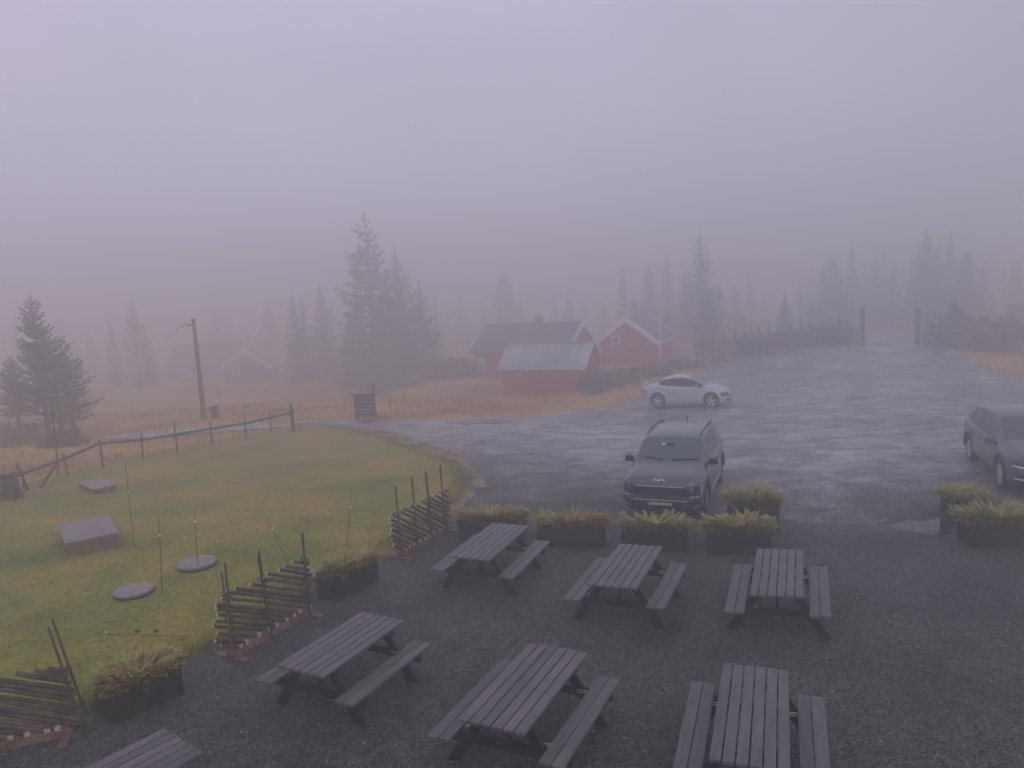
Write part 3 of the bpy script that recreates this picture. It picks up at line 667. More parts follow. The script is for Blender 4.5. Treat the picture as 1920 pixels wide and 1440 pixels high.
# ------------------------------------------------------------------ slanting rail fence panels (split rails between paired stakes on a sill)
def skigard(pn, pf, stakes, top, label, seed, slope=.52, feet=(True, True), nr=15, u0=-.16):
    r = random.Random(seed); a, b = at(*pn), at(*pf); d = Vector((b.x-a.x, b.y-a.y, 0)); L = d.length; rz = math.atan2(d.y, d.x)
    t = thing('slanting_rail_fence', (a.x, a.y, gz(a.x, a.y)+.03), rz, label, 'fence', 'slanting rail fences along the gravel')
    m_ = MB(); m_.box((L/2, -.035, .05), (L+.02, .035, .1)); m_.build('sill_board', M['board'], t)
    m_ = MB(); m_.box((L/2, .035, .05), (L+.02, .035, .1)); m_.build('sill_board', M['board'], t)
    for i, u in enumerate((.06, L-.06)):
        if feet[i]: m_ = MB(); m_.box((u, 0, .018), (.11, .62, .03)); m_.build('foot_board', M['board'], t)
    for (u, hh, sep, lean) in stakes:
        for s in (-1, 1):
            m_ = MB(); k = hh*r.uniform(.96, 1.04); x0 = u+r.uniform(-.01, .01)+s*(sep+.03); m_.tube((x0, s*.075, 0), (x0+lean*k+r.uniform(-.03, .03), s*(.045), k), .021, .015, 7, .12)
            m_.build('stake', M['rail'], t)
        m_ = MB()
        for z in (top*.33, top*.62, top*.95):
            m_ = MB(); m_.lathe([(.10, z-.012), (.115, z-.008), (.115, z+.008), (.10, z+.012), (.09, z), (.10, z-.012)], 12)
            for v in range(len(m_.v)): x_, y_, z_ = m_.v[v]; m_.v[v] = (x_*(.36+abs(sep)*6)+u+lean*z, y_*.8, z_+.15*y_)
            m_.build('tie', M['rail'], t)
    # rails rise toward the near end; the low ends stand on the sill, the rest are cut to the panel
    c0, c1 = .16, top+slope*L
    for k in range(nr):
        c = c0+(c1-c0)*(k+.5)/nr+r.uniform(-.02, .02)    # z = c - slope*u
        uh = min(L+r.uniform(.02, .1), (c-.12)/slope); ul = max(u0+r.uniform(-.06, .04), (c-top-r.uniform(-.04, .05))/slope)
        if uh-ul < .12: continue
        yy = r.uniform(-.012, .012); rad = r.uniform(.026, .037); m_ = MB(); zt = lambda u: c-slope*u
        mu = (ul+uh)/2; m_.tube((ul, yy, zt(ul)), (mu, yy+r.uniform(-.01, .01), zt(mu)+r.uniform(-.012, .012)), rad*.82, rad, 7, .1)
        mq = m_.v[-1]; m_.tube((mu, yy, zt(mu)), (uh, yy, zt(uh)), rad, rad*1.05, 7, .1)
        o = m_.build('rail', [M['rail'], M['cut']], t)
        n_ = len(o.data.polygons); o.data.polygons[n_-1].material_index = 1; o.data.polygons[7].material_index = 1
        if uh < L-.02:     # wedge block under the cut end
            m_ = MB(); m_.box((uh+.01, yy, .125), (.07, .07, .055), Matrix.Rotation(r.uniform(-.4, .4), 3, 'Y')); m_.build('wedge', M['cut'], t)
    return t
skigard((-150, 1440), (138, 1380), [(.55, 1.05, .02, 0), (1.80, 1.5, -.012, -.15)], .90, 'slanting rail fence cut off by the left edge of the view', 31, slope=.42, nr=18)
skigard((430, 1240), (583, 1152), [(.10, 1.42, .03, -.02), (.85, 1.42, .02, -.09), (1.72, 1.45, .03, -.01)], 1.0, 'fence panel of slanting rails between the two lawn-side planters', 32, slope=.50, nr=18)
skigard((748, 1050), (842, 996), [(.10, 1.5, .04, -.04), (.68, 1.5, .04, -.04), (1.2, 1.5, .04, -.04), (1.75, 1.5, .04, -.04)], .95, 'fence panel of slanting rails with four pairs of stakes, nearest the parked cars', 33, slope=.62, nr=17)

# ------------------------------------------------------------------ covers, boxes and sticks on the lawn
def lidbox(pn, pr, pl, h, label, overhang=.03):
    a, b, c = at(*pn), at(*pr), at(*pl); d = b-a; e = c-a; rz = math.atan2(d.y, d.x); L = math.hypot(d.x, d.y); W = math.hypot(e.x, e.y)
    nrm = Vector((-math.sin(rz), math.cos(rz), 0)); W = e.dot(nrm); sg = d.normalized().dot(e)
    cc = a+Vector((d.x, d.y, 0))/2+nrm*W/2; t = thing('tank_cover', (cc.x, cc.y, gz(cc.x, cc.y)+.02), rz, label, 'tank cover', 'low square covers on the lawn')
    nb = max(2, round(h/.12))
    for s in (-1, 1):
        for k in range(nb):
            z = h*(k+.5)/nb; m_ = MB(); m_.box((0, s*(W/2-.015), z-.01), (L, .03, h/nb-.004)); m_.build('side_board', M['box_wood'], t)
            m_ = MB(); m_.box((s*(L/2-.015), 0, z-.01), (.03, W-.064, h/nb-.004)); m_.build('end_board', M['box_wood'], t)
    m_ = MB(); m_.box((0, 0, h+.012), (L+overhang*2, W+overhang*2, .045)); m_.build('lid', M['concrete'], t, bevel=.008)
lidbox((128, 1049), (224, 1028), (88, 1018), .33, 'large square wooden box with a pale concrete lid on the lawn')
lidbox((178, 931), (220, 922), (155, 917), .18, 'small low box with a flat lid farther up the lawn')
def disc(px, py, wpx, h, label, tilt=0):
    p = at(px, py); d = p.y; rr = wpx/2*d/F_PX; t = thing('well_cover', p+Vector((0, 0, .02)), .3, label, 'well cover', 'round concrete covers on the lawn')
    m_ = MB(); m_.lathe([(rr*.985, -.05), (rr*.985, h-.05), (rr*.99, h-.04)], 40); m_.build('ring', M['soil'], t, smooth=False)  # dark soil material on the side paints the shadow beneath the lid
    m_ = MB(); m_.lathe([(rr*.99, h-.045), (rr*1.02, h-.035), (rr*1.02, h), (rr*.99, h+.012), (rr*.12, h+.016), (.0001, h+.016)], 40); m_.build('lid', M['concrete'], t)
disc(252, 1116, 72, .10, 'round concrete cover nearest the planter on the lawn')
disc(370, 1064, 72, .10, 'round concrete cover with a thin stick standing before it')
disc(588, 1086, 52, .12, 'round concrete cover half hidden behind the middle planter')
def stick(tx, ty, bx, by, dot, label, r0=.008, m='darkwood'):
    a = at(bx, by); o, d = ray(tx, ty); b = o+d*((a.y-o.y)/d.y); v = b-a
    t = thing('marker_stick', a, 0, label, 'marker stick', 'thin fence sticks standing on the lawn')
    q = MB(); q.tube((0, 0, -.05), v, r0, r0*.7, 6); q.build('rod', M[m], t)
    c = v*dot; q = MB(); q.lathe([(.001, -.028), (.016, -.02), (.022, 0), (.016, .02), (.001, .028)], 8); q.v = [tuple(Vector(x)+c) for x in q.v]; q.build('insulator', M['insul'], t)
stick(235, 868, 252, 1030, .66, 'thin stick behind the large square box')
stick(298, 975, 304, 1118, .80, 'thin stick beside the nearest round cover')
stick(364, 954, 372, 1072, .80, 'thin stick in front of the farther round cover')
stick(499, 968, 541, 1054, .72, 'leaning thin stick left of the middle fence panel')
stick(658, 925, 649, 1030, .75, 'thin stick behind the middle planter')
a_, b_ = at(200, 1192), at(358, 1197); m_ = MB(); m_.tube(a_+Vector((0, 0, .045)), b_+Vector((0, 0, .04)), .006, n=6)
t = thing('fallen_stick', (a_+b_)/2, 0, 'orange stick lying flat in the grass below the round cover', 'stick')
m_.v = [tuple(Vector(v)-(a_+b_)/2) for v in m_.v]; m_.build('rod', M['orange'], t)
m_ = MB(); m_.lathe([(.001, -.02), (.018, -.012), (.018, .012), (.001, .02)], 8); m_.v = [tuple(Vector(v)+(a_-b_)/2+Vector((0, 0, .06))) for v in m_.v]; m_.build('insulator', M['insul'], t)
for px, py in ((258, 1187), (293, 1187)):
    p = at(px, py); m_ = MB(); m_.lathe([(.001, .0), (.045, .005), (.035, .03), (.001, .045)], 7); m_.v = [tuple(Vector(v)*1+p+Vector((0, 0, .02))) for v in m_.v]
    tag(m_.build('molehill', M['soil']), 'small dark clod in the grass above the '+('left' if px < 270 else 'right')+' part of the fallen stick', 'clod of earth')

# ------------------------------------------------------------------ rail fence along the lawn
def fence_line():
    t = thing('rail_fence', at(330, 850), 0, 'low wooden fence with one rail and thin posts along the far lawn edge', 'fence'); o0 = Vector(t.location)
    posts = [(40, 880, 46, 922, .03), (118, 850, 129, 898, .028), (186, 824, 194, 880, .03), (265, 811, 268, 864, .028), (327, 797, 333, 853, .028), (393, 789, 399, 839, .028), (458, 777, 462, 826, .028),
             (505, 770, 509, 814, .028), (545, 757, 551, 812, .075)]
    for tx, ty, bx, by, r_ in posts:
        a = at(bx, by); o, d = ray(tx, ty); b = o+d*((a.y-o.y)/d.y); q = MB(); q.tube(a-o0-Vector((0, 0, .1)), b-o0, r_*1.05, r_*.9, 7, .08); q.build('post', M['darkwood'], t)
    pr = [(-30, 908), (40, 889), (118, 861), (186, 832), (265, 825), (329, 815), (395, 804), (459, 794), (506, 783), (547, 774)]
    base = [(-30, 945), (46, 922), (129, 898), (194, 880), (268, 864), (333, 853), (399, 839), (462, 826), (509, 814), (551, 812)]
    P3 = []
    for (x, y), (bx, by) in zip(pr, base):
        a = at(bx, by); o, d = ray(x, y); P3.append(o+d*((a.y-.07-o.y)/d.y)-o0)
    for i in range(len(P3)-1):
        q = MB(); q.tube(P3[i]-(P3[i+1]-P3[i]).normalized()*.12, P3[i+1]+(P3[i+1]-P3[i]).normalized()*.1, .05, .043, 8, .06); q.build('rail', M['darkwood'], t)
    a = at(74, 918); o, d = ray(112, 862); b = o+d*((a.y+.3-o.y)/d.y); q = MB(); q.bar(a-o0, b-o0, .07, .07); q.build('brace', M['darkwood'], t)
    a = at(110, 893); o, d = ray(97, 760); b = o+d*((a.y-o.y)/d.y); q = MB(); q.tube(a-o0, b-o0, .03, .025, 7, .06); q.build('tall_post', M['darkwood'], t)
    a = at(54, 921); o, d = ray(30, 868); b = o+d*((a.y-o.y)/d.y); q = MB(); q.bar(a-o0, b-o0, .05, .05); q.build('brace', M['darkwood'], t)
fence_line()

# ------------------------------------------------------------------ power pole, wire, bin, leaning pole, slatted board
p, h = upright(362, 598, 786); t = thing('power_pole', p, 0, 'tall bare wooden power pole beyond the rail fence, with one wire running left', 'power pole')
q = MB(); q.path([(0, 0, -.3), (.02, 0, h*.5), (0, 0, h)], [.12, .10, .08], 10); q.build('pole', M['greywood'], t)
q = MB(); q.bar((-.35, 0, h-.28), (.1, 0, h-.28), .08, .1); q.build('crossarm', M['greywood'], t)
q = MB(); q.lathe([(.02, -.02), (.05, 0), (.05, .05), (.03, .08), (.05, .11), (.02, .15)], 8); q.v = [(x-.3, y, z+h-.22) for x, y, z in q.v]; q.build('insulator', M['insul'], t)
w0 = Vector((-.3, 0, h-.1)); o, d = ray(280, 627); w1 = o+d*((78-o.y)/d.y)-p
q = MB(); pts = [w0+(w1-w0)*(i/14)-Vector((0, 0, 1.1*math.sin(math.pi*i/28))) for i in range(15)]; q.path(pts, [.018]*15, 5); q.build('wire', M['wire'], t)
p, h = upright(401, 758, 784); t = thing('wheelie_bin', p, .2, 'grey wheeled bin standing just right of the power pole', 'bin'); s = h/1.1
q = MB(); q.box((0, 0, .5*s), (.5*s, .55*s, 1.0*s), Matrix.Diagonal((1, 1, 1))); q.v = [(x*(.82 if z < .2*s else 1), y*(.82 if z < .2*s else 1), z) for x, y, z in q.v]; q.build('body', M['bin'], t)
q = MB(); q.box((0, 0, 1.04*s), (.56*s, .62*s, .06*s)); q.build('lid', mat('bin_lid', (.35, .36, .38), .5), t)
for sx in (-1, 1): q = MB(); q.lathe([(.001, -.03), (.1*s, -.03), (.1*s, .03), (.001, .03)], 12, 'Y'); q.v = [(y+sx*.27*s, x*1+.25*s, z+.1*s) for x, y, z in q.v]; q.build('wheel', M['rubber'], t)
a = at(422, 776); o, d = ray(407, 730); b = o+d*((a.y-o.y)/d.y); q = MB(); q.tube((0, 0, -.1), b-a, .05, .04, 7); oo = q.build('leaning_pole', mat('pale_pole', (.5, .48, .42), .6)); oo.location = a; tag(oo, 'pale thin pole leaning right of the grey bin', 'pole')
p, h = upright(683, 741, 784); wd = 36*p.y/F_PX; t = thing('slatted_stand', p, -.1, 'dark slatted wooden stand on two posts in front of the tall spruces', 'notice stand')
for s in (-1, 1): q = MB(); q.box((s*wd/2, 0, h/2), (.08, .08, h)); q.build('post', M['darkwood'], t)
for k in range(6): q = MB(); q.box((0, -.055, h*(.16+.16*k)), (wd+.1, .03, h*.14)); q.build('slat', M['darkwood'], t)
q = MB(); q.box((0, .0, h+.03), (wd+.25, .3, .04)); q.build('top_board', M['darkwood'], t)
p, h = upright(699, 718, 779); q = MB(); q.tube((0, 0, -.1), (0, 0, h), .06, .05, 8, .05); oo = q.build('fence_post', mat('reddish_post', (.16, .085, .06), .7)); oo.location = p; tag(oo, 'tall reddish post at the right side of the slatted stand', 'post')
for tx, ty, by, lb in ((730, 742, 764, 'thin grey post right of the reddish one'), (757, 734, 752, 'thin grey post under the right spruce of the cluster'), (818, 672, 715, 'pale thin post by the shrub bank left of the long cabin')):
    p, h = upright(tx, ty, by); q = MB(); q.tube((0, 0, -.1), (0, 0, h), .045, .04, 7, .05); oo = q.build('fence_post', M['greywood']); oo.location = p; tag(oo, lb, 'post', 'thin posts in the tawny field')

# ------------------------------------------------------------------ cabins
def boards_wall(name, a, b, z0, zt, m, parent, bw=.145, gable=None, openings=()):
    """a wall of upright boards from a to b (local xy); zt(u) gives the top of each board, u along the wall"""
    a, b = Vector(a), Vector(b); d = b-a; L = d.length; d.normalize(); nrm = Vector((d.y, -d.x)); n = max(1, round(L/bw)); w_ = L/n
    me = None
    for i in range(n):
        u0, u1 = i*w_+.005, (i+1)*w_-.005; segs = [(z0, None)]
        hole = [o for o in openings if o[0] < (u0+u1)/2 < o[1]]
        parts = [(z0, zt(u0), zt(u1))] if not hole else [(z0, hole[0][2], hole[0][2]), (hole[0][3], zt(u0), zt(u1))]
        for zb, t0, t1 in parts:
            if min(t0, t1)-zb < .03: continue
            off = .012+.008*(i % 2); vs = []
            for o_ in (off, -.02):
                for u, z in ((u0, zb), (u1, zb), (u1, t1), (u0, t0)):
                    q_ = a+d*u+nrm*o_; vs.append((q_.x, q_.y, z))
            q = MB(); q.add(vs, [(0, 1, 2, 3), (7, 6, 5, 4), (0, 4, 5, 1), (1, 5, 6, 2), (2, 6, 7, 3), (3, 7, 4, 0)]); q.build('wall_board', m, parent)
def cabin(label, base, rz, L, W, eave, ridge, wall, roof, name='cabin', over=.35, axis='x', windows=(), doors=(), chimney=None, barge='white', gable_over=.3, panels=None, sill=-1.2, bw=.2):
    """gable cabin; ridge along local x; base = ground point of the near-left corner"""
    t = thing(name, (base.x, base.y, base.z), rz, label, 'cabin'); hw = W/2
    fl = lambda u: eave-.02
    gb = lambda u: eave+(ridge-eave)*(1-abs(u-hw)/hw)-.05
    # front (y=0), right gable (x=L), back, left gable
    fo = [(d_[1], d_[1]+d_[2], d_[3], d_[4]) for d_ in windows if d_[0] == 'front']+[(d_[1], d_[1]+d_[2], .0, d_[3]) for d_ in doors if d_[0] == 'front']
    ro = [(d_[1], d_[1]+d_[2], d_[3], d_[4]) for d_ in windows if d_[0] == 'right']
    boards_wall('w', (0, 0), (L, 0), sill, fl, wall, t, bw, openings=fo); boards_wall('w', (L, 0), (L, W), sill, gb, wall, t, bw, openings=ro)
    boards_wall('w', (L, W), (0, W), sill, fl, wall, t, 1.0); boards_wall('w', (0, W), (0, 0), sill, gb, wall, t, bw)
    for fc, u, w_, z0, z1 in windows:
        f = Vector((u+w_/2, -.0, (z0+z1)/2)) if fc == 'front' else Vector((L, u+w_/2, (z0+z1)/2)); hz = (z1-z0)
        dimx = (lambda a_, b_, c_: (a_, b_, c_)) if fc == 'front' else (lambda a_, b_, c_: (b_, a_, c_)); ux = Vector((1, 0, 0)) if fc == 'front' else Vector((0, 1, 0)); nn = Vector((0, -1, 0)) if fc == 'front' else Vector((1, 0, 0))
        fr = MB()
        for s in (-1, 1): fr.box(f+ux*s*(w_/2)+nn*.04, dimx(.12, .05, hz+.2)); fr.box(f+Vector((0, 0, s*hz/2))+nn*.043, dimx(w_-.12, .05, .12))
        fo_ = fr.build('window', M['white'], t); pg = MB(); pg.box(f+nn*.0, dimx(w_, .02, hz)); pg.build('pane', M['glass'], fo_)
        pg = MB(); pg.box(f+nn*.02, dimx(.04, .03, hz-.1)); pg.build('muntin', M['white'], fo_)
    for fc, u, w_, z1, mm in doors:
        q = MB(); q.box((u+w_/2, -.02, z1/2), (w_, .05, z1)); dd = q.build('door', mm, t); q = MB(); q.box((u+w_*.85, -.06, z1*.5), (.04, .05, .12)); q.build('handle', M['steel'], dd)
    # roof: two slopes of sheets/panels
    sl = math.hypot(hw, ridge-eave); k = (ridge-eave)/hw; th = .09
    for s in (-1, 1):
        nP = panels or 1; x0, x1 = -gable_over, L+gable_over
        for i in range(nP):
            xa, xb = x0+(x1-x0)*i/nP+(.006 if nP > 1 else 0), x0+(x1-x0)*(i+1)/nP-(.006 if nP > 1 else 0)
            ye = hw+s*(hw+over); yr = hw+s*.004; ze = eave-k*over; vs = []
            lift = .012*(i % 2)
            for dz in (th+lift, 0):
                for xx, yy, zz in ((xa, ye, ze), (xb, ye, ze), (xb, yr, ridge), (xa, yr, ridge)): vs.append((xx, yy, zz+dz))
            q = MB(); q.add(vs, [(0, 1, 2, 3), (7, 6, 5, 4), (0, 4, 5, 1), (1, 5, 6, 2), (2, 6, 7, 3), (3, 7, 4, 0)]); q.build('roof_panel' if nP > 1 else 'roof', roof, t)
        if barge:
            for xx in (x0-.02, x1+.02):
                q = MB(); q.bar((xx, hw+s*(hw+over+.02), eave-k*(over+.02)-.02), (xx, hw+s*.0, ridge+.02), .05, .40); q.build('bargeboard', M[barge], t)
    q = MB(); q.box((L/2, hw, ridge+th+.015), (L+2*gable_over, .26, .04)); q.build('ridge_cap', roof, t)
    if chimney:
        q = MB(); q.box((chimney, hw+.1, ridge+.15), (.5, .45, 1.0)); c_ = q.build('chimney', M['roofgrey'], t); q = MB(); q.box((chimney, hw+.1, ridge+.68), (.6, .55, .08)); q.build('chimney_cap', M['steel'], c_)
    return t
def span(pa, pb): # base line from two pixels
    a, b = at(*pa), at(*pb); d = b-a; return a, math.atan2(d.y, d.x), math.hypot(d.x, d.y)
m2 = lambda px, d: px*d/F_PX
# red shed with sheet-metal roof; its right end is turned toward the yard
A_ = R(-24)
def spanD(pa, D, L, ang):
    return atY(pa[0], pa[1], D), ang, L
K_ = .955
a, rz, L = spanD((945, 739), 50, 5.95*K_, A_)
cabin('small red shed with a streaked sheet-metal roof, nearest of the red buildings', a, rz, L, 3.6*K_, 1.95*K_, 3.35*K_, M['red'], M['tin'], 'shed', over=.3, panels=9, barge=None, gable_over=.3, sill=-1.2)
# long red cabin with grey roof and chimney
a, rz, L = spanD((893, 707), 62, 8.5*K_, R(-29))
cabin('long red cabin with a grey roof, white bargeboards and a chimney, behind the shed', a, rz, L, 6.4*K_, 2.35*K_, 4.3*K_, M['red'], M['roofgrey'], over=.45, gable_over=.45, chimney=L*.56, doors=(('front', .25, .8, 1.7, M['bluedoor']),), windows=(('right', 3.4, .85, 1.4, 2.15),), sill=-1.5)
# right red cabin: gable end toward camera with small square window
def gable_front(label, base, rz, W, ev, rg, depth, wall, roof, window=None, lamp=False, pipe=False, barge='white', name='cabin', over=.35, front_over=.5):
    t = thing(name, base, rz, label, 'cabin'); hw = W/2; k = (rg-ev)/hw
    gb = lambda u: ev+(rg-ev)*(1-abs(u-hw)/hw)-.05
    op = [window] if window else []
    opn = [(o[0], o[0]+o[1], o[2], o[3]) for o in op]
    # the near gable wall is at x=0 running from y=W (left) to y=0 (right)
    boards_wall('w', (0, W), (0, 0), -.7, gb, wall, t, .2, openings=[(W-o[1], W-o[0], o[2], o[3]) for o in opn] if opn else ())
    boards_wall('w', (0, 0), (depth, 0), -.7, lambda u: ev-.02, wall, t, .2); boards_wall('w', (depth, W), (0, W), -.7, lambda u: ev-.02, wall, t, .3); boards_wall('w', (depth, 0), (depth, W), -.7, gb, wall, t, .5)
    if window:
        y0, w_, z0, z1 = window; f = Vector((-.0, y0+w_/2, (z0+z1)/2)); hz = z1-z0; fr = MB()
        for s in (-1, 1): fr.box(f+Vector((-.04, s*w_/2, 0)), (.05, .14, hz+.24)); fr.box(f+Vector((-.043, 0, s*hz/2)), (.05, w_-.14, .14))
        wf = fr.build('window', M['white'], t); q = MB(); q.box(f, (.02, w_, hz)); q.build('pane', M['glass'], wf)
    for s in (-1, 1):
        x0, x1 = -front_over, depth+.4; ye = hw+s*(hw+over); ze = ev-k*over; vs = []
        for dz in (.1, 0):
            for xx, yy, zz in ((x0, ye, ze), (x1, ye, ze), (x1, hw+s*.004, rg), (x0, hw+s*.004, rg)): vs.append((xx, yy, zz+dz))
        q = MB(); q.add(vs, [(0, 1, 2, 3), (7, 6, 5, 4), (0, 4, 5, 1), (1, 5, 6, 2), (2, 6, 7, 3), (3, 7, 4, 0)]); q.build('roof', roof, t)
        if barge:
            for xx in (x0-.03, x1+.03): q = MB(); q.bar((xx, hw+s*(hw+over+.03), ev-k*(over+.03)), (xx, hw, rg+.03), .05, .38); q.build('bargeboard', M[barge], t)
            q = MB(); q.bar((x0, ye+s*.03, ze+.0), (x1, ye+s*.03, ze+.0), .04, .16); q.build('fascia', M[barge], t)
    if lamp: q = MB(); q.box((-.12, .55, ev-.35), (.14, .16, .2)); q.build('wall_lamp', M['insul'], t)
    if pipe: q = MB(); q.tube((-.1, .05, .2), (-.1, .05, rg-.1), .05, n=8); q.build('drainpipe', M['white'], t)
    return t
b0 = atY(1229, 684, 60)
gable_front('red cabin with its gable toward the yard and one small square window', b0, R(64), 4.75*K_, 2.2*K_, 3.95*K_, 6.0*K_, M['red'], M['roofgrey'], window=(2.98, .6, 1.78, 2.38), lamp=True, pipe=False, front_over=.45, over=.4)
p = atY(1237, 672, 58.6); h = 2.9; q = MB(); q.tube((0, 0, 0), (0, 0, h), .06, n=8); q.lathe([(.06, h), (.13, h+.02), (.13, h+.12), (.02, h+.2)], 8); oo = q.build('stove_pipe', M['white']); oo.location = p+Vector((0, -.3, 0)); tag(oo, 'pale upright pipe in front of the right corner of the windowed cabin', 'pipe')
# brown cabin on the left
K_ = 1.155
a = atY(318, 718, 97)
cabin('long brown cabin with a dark roof, left of the spruces', a, R(2), 7.6*K_, 6*K_, 2.0*K_, 4.0*K_, M['cabinbrown'], M['roofdark'], over=.6, barge='white', sill=-2, bw=.4, windows=(('front', 1.6, 1.1, .7, 1.6),))
b2 = atY(504, 714, 90)
gable_front('brown cabin gable with pale bargeboards and a small pale window, left of the spruces', b2, R(97), 4.4*K_, 1.75*K_, 3.35*K_, 6*K_, M['cabinbrown'], M['roofdark'], window=(3.35, .75, 1.2, 2.0), over=.4)
a = atY(1886, 652, 66)
cabin('brown hut with a pale roof edge at the right edge, behind the brush', a, R(-34), 8, 4, 3.0, 3.6, M['cabinbrown'], M['roofdark'], over=.3, sill=-1.5, bw=.4, name='hut')

# ------------------------------------------------------------------ gate posts, stake fence, crate stack, boulders
for tx, ty, by, lb in ((1617, 578, 649, 'left one of the two tall timber gate posts at the end of the yard'), (1721, 578, 646, 'right one of the two tall timber gate posts at the end of the yard')):
    p, h = upright(tx, ty, by); t = thing('gate_post', p, 0, lb, 'gate post', 'tall timber gate posts')
    q = MB(); q.tube((0, 0, -.2), (0, 0, h), .17, .15, 10, .05); q.build('trunk_post', M['darkwood'], t); q = MB(); q.lathe([(.18, h), (.19, h+.05), (.001, h+.12)], 10); q.build('cap', M['darkwood'], t)
t = thing('stake_fence', at(1450, 668), 0, 'long fence of slanting rails and tall stakes from the red cabins to the gate', 'fence'); o0 = Vector(t.location)
fp = [(1318, 690), (1380, 676), (1440, 666), (1500, 658), (1560, 650), (1600, 646)]; g = [at(*q_) for q_ in fp]
for i in range(len(g)-1):
    a, b = g[i]-o0, g[i+1]-o0; d = b-a; n_ = max(3, round(d.length/.9))
    for k in range(n_):
        for s in (-.08, .08):
            c = a+d*(k/n_); q = MB(); q.tube((c.x+s*.6, c.y+s, c.z-.1), (c.x+s*.5+rnd.uniform(-.08, .08), c.y+s, c.z+rnd.uniform(1.65, 2.35)), .038, .03, 5); q.build('stake', M['darkwood'], t)
        for j in range(7):
            z0 = .15+j*.17; c = a+d*(k/n_)-d.normalized()*.7; e = c+d.normalized()*2.3
            q = MB(); q.tube((c.x, c.y, c.z+z0+.55), (e.x, e.y, e.z+z0-.25), .04, .045, 5); q.build('rail', M['darkwood'], t)
    q = MB(); q.bar((a.x, a.y-.1, a.z+1.28), (b.x, b.y-.1, b.z+1.28), .05, .10); q.build('pale_top_rail', M['greywood'], t)
a = at(1585, 646); t = thing('timber_stack', a, 0, 'dark stacked timber block between the stake fence and the left gate post', 'timber stack')
for k in range(5):
    for j in range(3): q = MB(); q.tube((-1.0+rnd.uniform(-.1, .1), j*.26, .13+k*.25), (.45, j*.26, .13+k*.25), .13, n=8); q.build('log', M['darkwood'], t)
def boulder(px, py, wpx, hpx, label, seed):
    p = at(px, py); d = p.y; bm = bmesh.new(); bmesh.ops.create_icosphere(bm, subdivisions=4, radius=1)
    for v in bm.verts:
        nn = noise.fractal(v.co*1.3+Vector((seed, 0, 0)), 1, 2, 4); v.co *= 1+.28*nn; v.co.x *= wpx/2*d/F_PX; v.co.y *= wpx/2.6*d/F_PX; v.co.z = v.co.z*hpx*.62*d/F_PX+hpx*.3*d/F_PX
    me = bpy.data.meshes.new('boulder'); bm.to_mesh(me); bm.free(); me.materials.append(M['boulder']); me.polygons.foreach_set('use_smooth', [True]*len(me.polygons))
    o = link('boulder', me); o.location = p; tag(o, label, 'boulder', 'boulders by the brush on the right')
boulder(1884, 642, 36, 20, 'larger pale boulder in the brush at the right', 1); boulder(1912, 644, 22, 12, 'smaller boulder at the right edge next to the larger one', 2)
boulder(1848, 646, 26, 9, 'low flat dark stone left of the larger boulder', 3)
